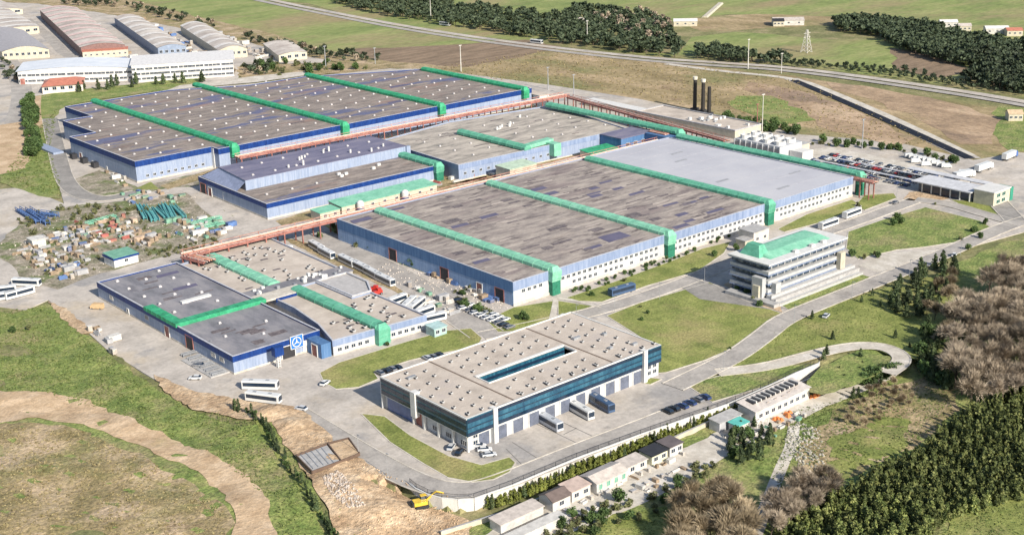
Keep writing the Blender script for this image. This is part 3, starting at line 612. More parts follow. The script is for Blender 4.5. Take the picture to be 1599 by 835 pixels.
# ---- centre pale-roofed hall
n = W('machining_hall', 'hall with mottled pale roof between two salmon pipe racks', 'factory hall', (404, 516, 0))
npoly = [(404, 518), (463, 515), (514, 513), (536, 592), (463, 600), (416, 590)]
npoly = [(404, 517), (520, 513), (534, 590), (463, 600), (408, 590)]
shell(n, npoly, 8.6, PALEBLUE, FASCIA, 2.6, ROOFC, plinth=.6)
patches(n, 415, 525, 520, 590, 8.15, 18, [0, 2, 3, 5])
lay_roof(n, 415, 520, 522, 585, 8.12, 16, 14, SKYS)
for x in range(408, 470, 5): n.inst('window', WIN, (x, 517 - (x - 404) * .0345 - .03, 3))
for x, y in ((470, 565), (473, 566), (476, 568), (480, 566), (484, 570), (500, 580)):
    mb = MB(); mb.tube((0, 0, 0), (0, 0, 1.6), .7, WHITE, 8); n.inst('exhaust_stack', mb.mesh('exhaust_stack'), (x, y, 8.13))
duct('pale green duct crossing the mottled roof of the centre hall', 449, 515, 572, 8.6, 3, None, 4.6, 2.4, GREEN)
mb = MB()
t = W('roof_duct', 'faded green cross duct linking the centre hall roof to its front', 'duct', (455, 513, 8.6))
mb.loft([[(449, 516, 8.7), (449, 520, 8.7), (449, 520, 10.6), (449, 516, 10.6)], [(470, 518, 8.7), (470, 523, 8.7), (470, 523, 10.6), (470, 518, 10.6)]], GREENL); t.part('casing', mb)
mb = MB(); mb.box(464, 469, 511, 518, 3, 9.6, GREENL); t.part('leg', mb)
duct('long green duct along the right edge of the centre hall', 527, 480, 585, 9.8, 3, 480, 5.2, 2.4, GREEN)
mb = MB()
db = W('link_building', 'dark blue link block under the green duct beside the new grey roof', 'building', (505, 482, 0))
mb.box(500, 526, 497, 513, -.2, 8.4, DARKBLUE); db.part('wall', mb); mb = MB(); mb.box(499.8, 526.2, 496.8, 513.2, 8.4, 8.8, ROOFB); db.part('roof', mb)
mb = MB(); mb.box(518, 530, 479, 496.5, -.2, 9.0, DARKBLUE); db.part('annex', mb)
for x in (505, 511, 517): db.inst('window', WINB, (x, 496.9, 4))

# ---- two green-roofed sheds and the pale control block behind the rack
def shed(name, label, cat, x0, x1, y0, y1, h, wall, roof, slope=.0, group=None, wins=0, rz=0, eave=.3, wm=None, z=0.0, gable=0.0):
    cx, cy = (x0 + x1) / 2, (y0 + y1) / 2; a, b = (x1 - x0) / 2, (y1 - y0) / 2
    t = thing(name, label, cat, (cx, cy, z), rz, group)
    mb = MB(); mb.prism([(-a, -b), (a, -b), (a, b), (-a, b)], -.5, h, wall, cap=False)
    if gable: mb.add([(-a, -b, h), (-a, b, h), (-a, 0, h + gable)], [(0, 1, 2)], wall); mb.add([(a, -b, h), (a, b, h), (a, 0, h + gable)], [(0, 1, 2)], wall)
    elif slope: mb.add([(-a, -b, h), (-a, b, h), (-a, b, h + slope)], [(0, 1, 2)], wall); mb.add([(a, -b, h), (a, b, h), (a, b, h + slope)], [(0, 1, 2)], wall); mb.add([(-a, b, h), (a, b, h), (a, b, h + slope), (-a, b, h + slope)], [(0, 1, 2, 3)], wall)
    link('wall', mb.mesh('wall'), t)
    A, B = a + eave, b + eave; mb = MB()
    if gable:
        for s in (-1, 1):
            mb.loft([[(-A, s * B, h - .1), (A, s * B, h - .1), (A, s * B, h + .12), (-A, s * B, h + .12)], [(-A, 0, h + gable), (A, 0, h + gable), (A, 0, h + gable + .22), (-A, 0, h + gable + .22)]], roof)
    else: mb.loft([[(-A, -B, h), (A, -B, h), (A, -B, h + .25), (-A, -B, h + .25)], [(-A, B, h + slope), (A, B, h + slope), (A, B, h + slope + .25), (-A, B, h + slope + .25)]], roof)
    link('roof', mb.mesh('roof'), t)
    for i in range(wins):
        link('window', wm or WIN, t, (-a + 2 * a * (i + .5) / wins, -b - .03, h * .4), 0)
    return t
shed('green_roofed_shed', 'long shed with pale green lean-to roof in front of the middle-left hall', 'shed', 327, 383, 508, 519, 4.2, CREAM, GREENL, .8, wins=8)
shed('green_roofed_shed', 'small square shed with green roof at the left end of the long green shed', 'shed', 315, 326, 508, 516, 3.6, CREAM, GREENL, .3, wins=2)
shed('control_building', 'cream block with pale green flat roof beside the centre hall', 'building', 421, 439, 497, 508, 6.4, CREAM, plain('pale_green_roof', (.42, .52, .40)), .3, wins=5)
shed('green_roofed_shed', 'bright green roofed shed on the white base by the dark blue link block', 'shed', 480, 505, 499.5, 508, 3.4, CREAM, GREENB, .8, wins=4)
for i, x in enumerate((336, 362)):
    t = thing('silo', ['white domed silo on the long green shed, left one', 'white domed silo on the long green shed, right one'][i], 'tank', (x, 505.8, 0), 0, 'silos on the green shed')
    mb = MB(); mb.tube((0, 0, 0), (0, 0, 5), 1.7, WHITE, 14); link('shell', mb.mesh('shell'), t)
    mb = MB(); mb.loft([[(1.7 * math.cos(a) * c, 1.7 * math.sin(a) * c, 5 + 1.2 * s) for a in [i * math.pi / 7 for i in range(14)]] for c, s in ((1, 0), (.8, .55), (.4, .9), (.05, 1))], WHITE); link('dome', mb.mesh('dome'), t)
    mb = MB(); mb.tube((0, 0, .6), (0, 0, 2.6), 1.75, DEEP, 14); link('band', mb.mesh('band'), t)

# ---- pipe racks
def rack(label, a, b, z, wd=5.0, step=9.0, mm=RED, npipe=5):
    a = Vector(a); b = Vector(b); d = b - a; L = d.length; rz = math.atan2(d.y, d.x); t = thing('pipe_rack', label, 'pipe rack', (a.x, a.y, 0), rz)
    for s in (-1, 1):
        mb = MB(); mb.box(0, L, s * wd / 2 - .25, s * wd / 2 + .25, z - .9, z, REDD); link('beam', mb.mesh('beam'), t)
        mb = MB(); mb.box(0, L, s * wd / 2 - .12, s * wd / 2 + .12, z + .9, z + 1.1, mm); link('hand_rail', mb.mesh('hand_rail'), t)
    mb = MB(); mb.box(0, L, -wd / 2 + .2, wd / 2 - .2, z - .85, z - .7, DARK); link('deck', mb.mesh('deck'), t)
    pipem = [mm, plain('pale_pipe', (.60, .50, .44)), mm, plain('orange_pipe', (.60, .32, .18)), plain('pale_pipe', (.6, .5, .44)), REDD]
    for i in range(npipe):
        y = -wd / 2 + .6 + (wd - 1.2) * i / (npipe - 1); r = (.3, .2, .38, .25, .3)[i % 5]
        mb = MB(); mb.tube((0, y, z - .5 + r), (L, y, z - .5 + r), r, pipem[i % 6], 8); link('pipe', mb.mesh('pipe'), t)
    pm_ = MB(); pm_.box(-.25, .25, -.25, .25, 0, z - .9, REDD); pm_ = pm_.mesh('post')
    cm = MB(); cm.box(-.15, .15, -wd / 2 - .3, wd / 2 + .3, z - .4, z - .1, mm); cm.box(-.12, .12, -wd / 2 - .2, -wd / 2, z - .1, z + 1, mm); cm.box(-.12, .12, wd / 2, wd / 2 + .2, z - .1, z + 1, mm); cm = cm.mesh('cross_beam')
    x = 1
    while x < L:
        link('post', pm_, t, (x, -wd / 2, 0)); link('post', pm_, t, (x, wd / 2, 0)); link('cross_beam', cm, t, (x, 0, 0))
        x += step
    return t
rack('long salmon pipe rack running in front of the far-left warehouse', (336, 620), (566, 611), 7.6, 6)
rack('long salmon pipe rack between the middle-left hall and the largest hall', (236, 488.5), (523, 484.5), 7.0, 6)
rack('salmon pipe rack running down the far side past the powerhouse', (564, 606), (541, 458), 7.2, 4.2, 9)
rack('short salmon pipe rack rising beside the dark blue link block', (523, 484.5), (523, 497), 9.5, 4, 5)
rack('stub of salmon pipe rack at the front left end by the low pale roof', (237, 488), (240, 474), 6.8, 6, 5)
rack('salmon pipe rack end beside the vertical green duct of the largest hall', (519, 362), (519, 349), 8.8, 4, 5)

# ---- front-left hall with the sign
l = W('bus_hall', 'front-left hall with grey roof and deep blue fascia carrying the round emblem', 'factory hall', (195.5, 376.3, 0))
lp = [(195.3, 376.3), (229.3, 376.3), (229.3, 482), (195.3, 482)]
shell(l, lp, 6.6, PALEBLUE, DEEP, 2.1, ROOFL, plinth=.6)
patches(l, 196, 229, 378, 410, 6.12, 10, [0, 2, 4]); patches(l, 196, 229, 422, 480, 6.12, 10, [0, 2, 1, 4])
lay_roof(l, 197, 228, 424, 480, 6.12, 9, 12, SKY)
for x, y in ((203, 395), (214, 388), (221, 398), (208, 408)): l.inst('skylight', SKYS, (x, y, 6.12))
mb = MB(); mb.box(208, 220, 436, 438, 6.15, 6.9, WHITE); l.part('roof_light_strip', mb)
for y, me in [(424, RDOOR), (407, GATE_D), (456, SDOOR)]: l.inst('door', me, (195.2, y, 0), -math.pi / 2)
l.inst('door', m_door(5, 4.4, DARK, WHITE, 0), (216.5, 376.1, 0)); 
for y in (470, 440, 390, 384): l.inst('window', WINB, (195.2, y, 2.4), -math.pi / 2)
mb = MB(); mb.box(188, 195.2, 379, 400, -.1, .35, GREYC); l.part('apron', mb)
t = W('roof_duct', 'bright green L-shaped duct on the grey roof of the front-left hall', 'duct', (195, 417, 6.6))
mb = MB(); mb.box(194.6, 198.4, 419, 440.5, 6.1, 7.5, GREENB); t.part('casing', mb); mb = MB(); mb.box(194.6, 231.5, 415.2, 419, 6.1, 7.5, GREENB); t.part('casing', mb)
rb = box_mesh('rib', .2, 3.95, 1.5, GREENB)
for x in range(200, 231, 4): t.inst('rib', rb, (x, 417.1, 6.1))
rb2 = box_mesh('rib', 3.95, .2, 1.5, GREENB)
for y in range(422, 440, 4): t.inst('rib', rb2, (196.5, y, 6.1))
# emblem sign
sg = W('emblem_sign', 'blue square sign with white ring and three-pointed star on the front-left hall', 'sign', (219.6, 376, 4.2))
mb = MB(); mb.box(217.2, 222.2, 375.5, 375.85, 2.9, 7.4, mat('sign_blue', [(.02, .12, .42), (.03, .16, .50)], 1)); sg.part('board', mb)
mb = MB(); cx, cz, n_ = 219.7, 5.15, 28; wm = WHITE
for (ra, rb_) in ((1.55, 1.85),):
    vs = []; 
    for i in range(n_):
        a = 2 * math.pi * i / n_
        for r, y in ((ra, 375.42), (rb_, 375.42), (rb_, 375.5), (ra, 375.5)): vs.append((cx + r * math.cos(a), y, cz + r * math.sin(a)))
    mb.add(vs, [(4 * i + q, 4 * ((i + 1) % n_) + q, 4 * ((i + 1) % n_) + (q + 1) % 4, 4 * i + (q + 1) % 4) for i in range(n_) for q in range(4)], wm)
sg.part('ring', mb)
mb = MB(); 
pts = []
for i in range(6):
    a = math.pi / 2 + i * math.pi / 3; r = 1.6 if i % 2 == 0 else .28
    pts.append((cx + r * math.cos(a), cz + r * math.sin(a)))
mb.add([(x, 375.38, z) for x, z in pts] + [(x, 375.5, z) for x, z in pts], [tuple(range(6))] + [(i, (i + 1) % 6, 6 + (i + 1) % 6, 6 + i) for i in range(6)], wm); sg.part('star', mb)
mb = MB(); 
for x in (217.2, 222.2): mb.box(x - .12, x + .12, 375.4, 375.6, 2.8, 7.5, wm)
for z_ in (2.85, 7.4): mb.box(217.1, 222.3, 375.4, 375.6, z_, z_ + .18, wm)
sg.part('frame', mb)
sp = W('sign_pylon', 'dark blue cube on a white lattice pylon before the front-left hall', 'sign', (209.6, 371.5, 0))
mb = MB(); mb.box(207.8, 211.2, 370, 372.4, 4.4, 7.6, DEEP); sp.part('cube', mb)
mb = MB()
for dx in (-.5, .5):
    for dy in (-.5, .5): mb.tube((209.5 + dx, 371.2 + dy, 0), (209.5 + dx, 371.2 + dy, 4.4), .12, WHITE, 5)
for i in range(4): mb.box(208.9, 210.1, 370.6, 371.8, i + .4, i + .55, WHITE)
sp.part('lattice', mb)

# ---- low pale roofs with green ducts right of it
e = W('pale_roof_annex', 'low hall with speckled pale roof and green duct, behind the front-left hall', 'factory hall', (231, 424, 0))
ep = [(229.8, 432), (275, 432), (277, 497), (242, 492), (242, 484), (229.8, 483)]
shell(e, ep, 5.0, WALLW, FASCIA, 1.2, ROOFP)
for i in range(34): e.inst('roof_vent', VENT, (U(233, 272), U(434, 482), 4.5), 0, scale=(1.4, 1.4, 1.2))
for i in range(10): e.inst('roof_patch', PATCHES[random.choice((0, 2))], (U(236, 270), U(436, 480), 4.52 + .004 * i), 0, scale=(.5, 1, 1))
duct('wide faded green duct on the speckled pale roof behind the front-left hall', 245.5, 433, 483, 4.6, 0, None, 5.5, 1.8, GREENL)
br = W('roof_bridge', 'grey plant gallery crossing between the low pale roofs', 'gallery', (231, 424, 0))
mb = MB(); mb.box(229.6, 276, 424, 431.7, -.2, 5.6, GREYC); br.part('wall', mb); mb = MB(); mb.box(229.5, 276.4, 423.8, 431.8, 5.6, 5.9, ROOFL); br.part('roof', mb)
for i in range(22): br.inst('roof_unit', box_mesh('roof_unit', U(.6, 1.6), U(.6, 1.4), U(.5, 1.4), random.choice((WHITE, STEEL, WHITE))), (U(231, 275), U(424.6, 431), 5.9))
f = W('pale_roof_annex', 'low hall with pale roof, grey-blue fascia and green duct, nearest the oval lawn', 'factory hall', (227, 363, 0))
fp = [(228.5, 366.5), (266.5, 363.5), (266.5, 398), (258, 398), (258, 423), (236.5, 423), (236.5, 404), (233.5, 383)]
shell(f, fp, 5.8, WALLW, FASCIA, 2.3, ROOFP, plinth=.4)
for i in range(26): f.inst('roof_vent', VENT, (U(237, 265), U(367, 396), 5.3), 0, scale=(1.5, 1.5, 1.2))
for i in range(9): f.inst('roof_patch', PATCHES[random.choice((0, 2, 3))], (U(237, 262), U(370, 394), 5.32 + .004 * i), 0, scale=(.35, 1, 1))
for i in range(13):
    x = 231 + i * 2.7
    if abs(x - 247) > 3.5: f.inst('window', WIN, (x, 366.5 - (x - 228.5) * .079 - .04, 1.3), -.079)
t = duct('wide green duct down the pale roof to the oval lawn', 247.5, 364.5, 420, 5.6, 0, 365, 5.0, 2.0, GREEN)
mb = MB(); mb.box(224, 228, 367, 376, 0, 5.2, DARKBLUE); f.part('side_wall', mb)
mb = MB(); mb.box(222.5, 229.2, 376.2, 378.6, -.1, 5.8, WHITE); f.part('entrance_pier', mb)
f.inst('door', RDOOR, (223.8, 371, 0), -math.pi / 2)
wk = W('white_canopy_roof', 'plain white roof slab joining the grey hall to the green duct', 'canopy', (232, 402, 0))
mb = MB(); mb.box(229.9, 250, 416, 423.7, 5.9, 6.6, GR['pale']); wk.part('slab', mb); mb = MB(); mb.box(236, 248, 415.6, 416, 4.8, 6.3, DEEP); wk.part('fascia', mb)
wt = W('grey_block', 'plain pale grey flat block between the wide green duct and the inner road', 'building', (255, 402, 0))
shell(wt, [(258.5, 398.5), (267, 398.5), (272, 408), (272.5, 423), (258.5, 423)], 6.2, plain('tank_grey', (.44, .42, .41)), plain('tank_grey', (.44, .42, .41)), .4, plain('block_roof', (.40, .38, .37), var=.15))
# ================================================================ DEPOT WITH GLASS BANDS
d = W('bus_depot', 'two-storey depot with pale roof, dark teal glass bands and white dock doors', 'depot', (215.5, 277, 0))
DX0, DX1, DY0, DY1, HD = 215.5, 296.5, 277, 319.5, 10.9
mb = MB(); mb.prism([(DX0 + 1.2, DY0 + .5), (DX1 - .3, DY0 + .5), (DX1 - .3, DY1 - .2), (DX0 + 1.2, DY1 - .2)], -.4, 5.1, WALLW, cap=False); d.part('lower_wall', mb)
SPAN = mat('teal_spandrel', [(.018, .055, .10), (.028, .095, .15), (.05, .145, .21)], .5, rough=.35, stretch=(1, 1, .3))
NAVY = mat('navy_glass', [(.008, .018, .04), (.015, .035, .07)], .4, rough=.1, spec=.7)
NB = mat('frame_white', [(.60, .62, .62), (.7, .7, .7)], .5)
def front_bands(x0, x1, y):
    mb = MB(); mb.box(x0, x1, y, y + .5, 5.1, HD - .1, SPAN); d.part('spandrel', mb)
    mb = MB()
    for z in (6.35, 7.55, 7.95, 9.25): mb.box(x0, x1, y - .12, y, z, z + .09, TEAL)
    d.part('sill', mb)
    L = x1 - x0; nn = max(1, round(L / 5.6)); w_ = L / nn
    for z, h in ((5.2, 1.1), (7.62, .32), (9.35, 1.15)):
        me = box_mesh('glass_panel', w_ - .12, .2, h, NAVY)
        for i in range(nn): d.inst('glass_panel', me, (x0 + (i + .5) * w_, y - .03, z))
def side_bands(y0, y1, x):
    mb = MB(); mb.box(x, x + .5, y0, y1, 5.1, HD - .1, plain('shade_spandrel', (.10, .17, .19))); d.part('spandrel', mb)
    L = y1 - y0; nn = max(1, round(L / 4)); w_ = L / nn
    for z, h in ((5.2, 1.3), (7.2, 1.3), (9.25, 1.3)):
        me = box_mesh('glass_panel', .2, w_ - .1, h, NAVY)
        for i in range(nn): d.inst('glass_panel', me, (x - .03, y0 + (i + .5) * w_, z))
front_bands(215.5, 225, 276.4); front_bands(226.6, 288.2, 276.9); front_bands(289.8, 296.6, 276.4)
side_bands(276.9, 301, 215.5); side_bands(303.4, 319.3, 215.5)
for b_ in ((225.02, 226.58, 275.9, 278, -.2, HD + .3), (288.22, 289.78, 275.9, 278, -.2, HD + .3), (214.9, 217, 301.02, 303.38, 3.0, HD + .3)): mb = MB(); mb.box(*b_, WHITE); d.part('pier', mb)
mb = MB(); mb.box(215.6, 225, 276.5, 278.4, 4.95, 5.1, WHITE); mb.box(215.4, 217.5, 277, 319.5, 4.9, 5.09, WHITE); d.part('soffit', mb)
cm = box_mesh('column', .7, .7, 5.0, WHITE)
for y in (277.2, 284, 291, 298, 303.5): d.inst('column', cm, (216, y, 0))
for y in (280, 287, 293.5): d.inst('window', WINB, (216.65, y, 1), -math.pi / 2)
mb = MB(); mb.box(216.3, 216.6, 304, 317.5, .1, 4.8, plain('blue_glazing', (.10, .14, .28), rough=.2)); d.part('glazed_lobby', mb)
d.inst('door', RDOOR, (216.6, 301.5, 0), -math.pi / 2)
dock = [222.2] + [229.0 + 6.45 * i for i in range(9)] + [286.6]
for i, x in enumerate(dock[:-1]): d.inst('door', DOCK, (x, DY0 + .45, 0), 0)
d.inst('door', DOCK, (285.6 + 1, DY0 + .45, 0))
for x in (219.0, 292, 294.6): d.inst('window', WIN, (x, DY0 + .45, 1.4)); d.inst('window', WIN, (x, DY0 + .45, 3.5))
# roof in four pieces round the light slot
mb = MB(); zr = HD - .35; SX0, SX1, SY0, SY1 = 237, 273.5, 292.4, 298.2
for (a, b, c, e_) in ((DX0 + .1, SX0, DY0, DY1), (SX1, DX1 - .1, DY0, DY1), (SX0, SX1, DY0, SY0), (SX0, SX1, SY1, DY1)): mb.box(a, b, c + .2, e_ - .2, zr - .4, zr, ROOFP)
d.part('roof', mb)
mb = MB(); mb.box(SX0, SX1, SY1 - .3, SY1, 5, zr - .1, TEAL); mb.box(SX0, SX1, SY1 - .42, SY1 - .3, 8.6, 9.5, NAVY); d.part('slot_glazing', mb)
mb = MB(); mb.box(SX0 - .3, SX1 + .3, SY1, SY1 + .9, zr, zr + .5, WHITE); mb.box(SX0 - .3, SX1 + .3, SY0 - .3, SY0, zr, zr + .35, WHITE); mb.box(SX0 - .3, SX0, SY0, SY1, zr, zr + .35, WHITE); mb.box(SX1, SX1 + .3, SY0, SY1, zr, zr + .35, WHITE); d.part('slot_kerb', mb)
mb = MB(); mb.box(SX0, SX1, SY0, SY1, 5, 5.2, ROOFP); d.part('slot_floor', mb)
mb = MB(); ring(mb, [(DX0 - .2, DY0 - .4), (DX1 + .25, DY0 - .4), (DX1 + .25, DY1 + .1), (DX0 - .2, DY1 + .1)], [(DX0 + .25, DY0 + .1), (DX1 - .25, DY0 + .1), (DX1 - .25, DY1 - .3), (DX0 + .25, DY1 - .3)], HD - .4, HD, WHITE); d.part('parapet', mb)
mb = MB(); mb.box(DX0, DX1, DY1 - .1, DY1 + .3, -.2, HD - .5, WALLW); mb.box(DX1 - .3, DX1 + .1, DY0 + .6, DY1, -.2, HD - .5, WALLW); d.part('rear_wall', mb)
jm2 = plain('joint_cover', (.20, .15, .12)); mb = MB()
mb.box(275.3, 275.7, DY0 + .4, DY1 - .5, zr, zr + .22, jm2); d.part('joint_cover', mb)
mb = MB(); mb.box(234, 234.4, DY0 + .4, DY1 - .5, zr, zr + .22, jm2); d.part('joint_cover', mb)
def in_d(x, y): return (SX0 - 2 < x < SX1 + 2 and SY0 - 2 < y < SY1 + 2) or abs(x - 275.5) < 1 or abs(x - 234.2) < 1 or x < 217 or y < 278
lay_roof(d, 215.5, 296, 277, 319, zr, 5.2, 5.6, VENT, 'roof_vent', in_d, .4)
x = 218
while x < 296:
    if not in_d(x, 279): d.inst('roof_vent', VENT, (x, 279.0, zr), 0)
    x += 5.2
for x, y, s in ((281, 300, 3), (283, 286, 1.5), (290, 296, 1.5), (291, 283, 2), (222, 312, 3)): d.inst('roof_unit', box_mesh('roof_unit', s, 1, .8, STEEL), (x, y, zr))
# ================================================================ OFFICE BLOCK
a = W('office_building', 'four-storey white banded office block with green hipped roof in the lawns', 'office building', (377, 297, 0))
AX0, AX1, AY0, AY1 = 376.5, 423.5, 297, 315.5
BW = mat('office_white', [(.34, .35, .36), (.46, .455, .45)], .4)
for i in range(4):
    z = i * 3.55
    mb = MB(); mb.box(AX0 + .5, AX1 - .5, AY0 + .5, AY1 - .5, z + 1.5 - (1.9 if i == 0 else 0), z + 3.55, mat('office_glass', [(.02, .035, .06), (.06, .08, .11), (.16, .18, .19)], .35, .42, .6, stretch=(2, 2, .3), rough=.2)); a.part('glazing', mb)
    mb = MB(); mb.box(AX0, AX1, AY0, AY1, z + 3.05, z + 4.25 if i < 3 else 14.0, BW); a.part('spandrel', mb)
    mb = MB(); mb.box(AX0 - .25, AX1 + .25, AY0 - .25, AY1 + .25, z + 2.7, z + 2.94, FASCIA); a.part('sill_line', mb)
    wm_ = box_mesh('mullion', .35, .3, 1.3, BW)
    x = AX0 + 2
    while x < AX1 - 1: a.inst('mullion', wm_, (x, AY0 + .4, z + 1.5)); x += 3.9
mb = MB(); mb.box(AX0 - .8, AX1 + .8, AY0 - .8, AY1 + .8, 14.0, 14.5, WHITE); a.part('eave', mb)
mb = MB(); mb.loft([[(AX0 + 5, AY0 + 3.2, 14.5), (AX1 - 5, AY0 + 3.2, 14.5), (AX1 - 5, AY1 - 1, 14.5), (AX0 + 5, AY1 - 1, 14.5)], [(AX0 + 6, AY0 + 8, 15.5), (AX1 - 6, AY0 + 8, 15.5), (AX1 - 6, AY1 - 3.5, 15.5), (AX0 + 6, AY1 - 3.5, 15.5)]], GREENL); a.part('green_roof', mb)
mb = MB(); mb.loft([[(AX0 + 3, AY0 + 7, 14.5), (AX0 + 9, AY0 + 7, 14.5), (AX0 + 9, AY1 - 2, 14.5), (AX0 + 3, AY1 - 2, 14.5)], [(AX0 + 5, AY0 + 9, 18.6), (AX0 + 8, AY0 + 9, 18.6), (AX0 + 8, AY1 - 4, 18.6), (AX0 + 5, AY1 - 4, 18.6)]], GREEN); a.part('roof_lantern', mb)
for x in (395, 405, 412): a.inst('roof_unit', box_mesh('roof_unit', 2.2, 1.4, 1, WHITE), (x, 299, 14.5))
mb = MB(); mb.box(AX0 - 2.2, AX0, AY0 + 1, AY0 + 6, 0, 9, BW); mb.box(AX0 - 3, AX0 - 2.2, AY0 + 2, AY0 + 5, 0, 6, CREAM); a.part('stair_tower', mb)
mb = MB(); mb.box(AX0 + 2, AX0 + 5, AY0 - 2.2, AY0, 0, 6.8, BW); a.part('bay', mb)
mb = MB(); mb.box(AX1 - 5, AX1 - 2, AY0 - 2, AY0, 0, 9.5, CREAM); a.part('bay', mb)
for k_, (yy, zz) in enumerate(((AY0 - 2.6, 2.6), (AY0 - 5, 1.7), (AY0 - 7.2, .8))):
    mb = MB(); mb.box(AX0 - 1 - .5 * k_, AX1 + 4 - .5 * k_, yy, yy + 2.4, -.2, zz, BW if k_ != 1 else GREYC); a.part('terrace', mb)
    mb = MB(); mb.box(AX0 - 1 - .5 * k_, AX1 + 4 - .5 * k_, yy - .05, yy + .15, zz, zz + .5, GREYC); a.part('balustrade', mb)
mb = MB(); mb.box(AX0 - 5, AX0 - 1, AY0 - 7, AY1 - 2, -.2, 1.4, GREYC); a.part('terrace', mb)
pf = sheet('shaded_plaza', [(371, 288), (376, 288), (376, 330), (365, 330), (360, 316)], GR['asphd'], .12, False)  # dark paving colour stands in for the shadow beside the office
sb = shed('substation', 'small cream plant house in the grass under the third green duct', 'building', 424, 434, 343, 351, 6.0, plain('substation_cream', (.55, .50, .44)), GREYC, .2, wins=2)
shed('plant_house', 'low cream plant house annex beside the taller plant house', 'building', 418.5, 423.6, 343, 348, 3.6, CREAM, GREYC, .1)
shed('glasshouse', 'little pale green glass kiosk on the oval lawn', 'kiosk', 264, 269.5, 355.5, 360.5, 3, plain('pale_green_glass', (.34, .47, .46), rough=.3), plain('pale_green_glass', (.34, .47, .46)), .4, wins=2)
# ================================================================ POWERHOUSE, COOLING BLOCK, CHIMNEYS
p = W('powerhouse', 'low flat pale-roofed powerhouse behind the salmon pipe rack', 'building', (571, 478, 0))
shell(p, [(569, 476), (592, 476), (592, 552), (569, 552)], 5, CREAM, GREYC, .6, ROOFP)
for i in range(16): p.inst('roof_unit', box_mesh('roof_unit', U(1, 3), U(1, 2.5), U(.6, 1.6), random.choice((WHITE, WHITE, STEEL))), (U(572, 590), U(480, 515), 4.5))
ct = W('cooling_tower', 'white cooling block with eight round fan rings on top, by the long green duct', 'cooling tower', (546, 425, 0))
mb = MB(); mb.box(546, 564, 426, 457, -.2, 7.6, WALLW); ct.part('casing', mb)
fin = box_mesh('fin', .5, .3, 7.4, GREYC); fin2 = box_mesh('louvre', .25, 4.1, 5.6, plain('louvre', (.30, .29, .29)))
for i in range(9): ct.inst('fin', box_mesh('fin', .5, .5, 7.5, WALLW), (545.7, 426.3 + i * 3.8, 0))
for i in range(8): ct.inst('louvre', box_mesh('louvre', .2, 2.7, 5.4, plain('louvre', (.33, .32, .31))), (545.85, 428.2 + i * 3.8, 1))
for i in range(4):
    for j in range(2):
        mb = MB(); nn = 14
        o_ = [(2.9 * math.cos(t), 2.9 * math.sin(t)) for t in [q * 2 * math.pi / nn for q in range(nn)]]; i_ = [(x * .8, y * .8) for x, y in o_]
        ring(mb, o_, i_, 7.6, 9.6, WHITE); mb.prism(i_, 7.6, 8.2, DARK); ct.inst('fan_ring', mb.mesh('fan_ring'), (550.6 + j * 8.6, 430 + i * 7.7, 0))
ct2 = W('cooling_tower', 'lower white plant block at the right end of the cooling block', 'plant block', (552, 417, 0))
mb = MB(); mb.box(553, 562, 417, 425.4, -.2, 5, WHITE); ct2.part('casing', mb)
for (x, y, h, lbl, tip) in ((611.5, 544, 19, 'left', 1), (610.5, 536.5, 18.5, 'middle', 1), (607.5, 529, 17, 'right', 0)):
    t = thing('chimney', 'tall black chimney behind the powerhouse, %s one of three' % lbl, 'chimney', (x, y, 0), 0, 'three black chimneys')
    mb = MB(); mb.tube((0, 0, 1), (0, 0, h), 1.25, plain('soot_black', (.025, .022, .02)), 12, 1.1); link('shaft', mb.mesh('shaft'), t)
    mb = MB(); mb.box(-2, 2, -2, 2, -.1, 1.4, DARK); link('base', mb.mesh('base'), t)
    if tip: mb = MB(); mb.tube((0, 0, h), (0, 0, h + 1.8), 1.35, plain('cream_cap', (.6, .56, .48)), 12, 1.5); link('cap', mb.mesh('cap'), t)
lb = shed('store', 'long narrow white-roofed store behind the salmon rack', 'building', 575, 583, 545, 604, 3.2, CREAM, WHITE, .4)
shed('store', 'small white-roofed store at the far corner of the far-left warehouse', 'building', 553, 561, 622, 640, 7, WHITE, ROOFP, .4)
shed('white_annex', 'white upper storey strip behind the far end of the far-left warehouse', 'building', 554, 566, 645, 672, 6, WHITE, WHITE, .3)
shed('store', 'cream plant store left of the lower cooling block', 'building', 567, 576, 430, 444, 4, CREAM, GREYC, .3)
# ================================================================ GATE AND CANOPIES
gt = W('gatehouse', 'cream gatehouse with green window bands by the main gate', 'gatehouse', (546, 305, 0))
mb = MB(); mb.box(546, 560, 304, 314, -.2, 6.4, CREAM); gt.part('wall', mb); mb = MB(); mb.box(545.6, 560.4, 303.6, 314.4, 6.4, 6.8, WHITE); gt.part('roof', mb)
for z in (1, 3.9):
    for x in (550, 554.5): gt.inst('window', m_window(2.8, 1.6, mull=1, gl=plain('dark_green_glass', (.01, .08, .06), rough=.2)), (x, 303.95, z))
mb = MB(); mb.box(560.4, 563, 304, 311, 0, 6.2, plain('gate_green', (.03, .22, .15))); gt.part('green_bay', mb)
gh_ = W('gate_hall', 'long glazed hall with white flat roof beside the gatehouse', 'building', (546, 316, 0))
mb = MB(); mb.box(546, 556, 314.6, 343, -.2, 4.6, NAVY); gh_.part('glazing', mb); mb = MB(); mb.box(544, 559, 314.6, 346, 4.6, 5.1, plain('light_roof', (.50, .50, .52))); gh_.part('roof', mb)
for y in range(316, 343, 5): gh_.inst('column', box_mesh('column', .4, .5, 4.6, WHITE), (545.85, y, 0))
cn = W('long_canopy', 'long narrow pale canopy roof along the staff car park', 'canopy', (566, 345, 0))
mb = MB(); mb.box(564, 569, 318, 362, 4.2, 4.5, plain('light_roof', (.50, .50, .52))); cn.part('roof', mb)
for y in range(320, 362, 8): cn.inst('column', box_mesh('column', .3, .3, 4.2, WHITE), (566.5, y, 0))
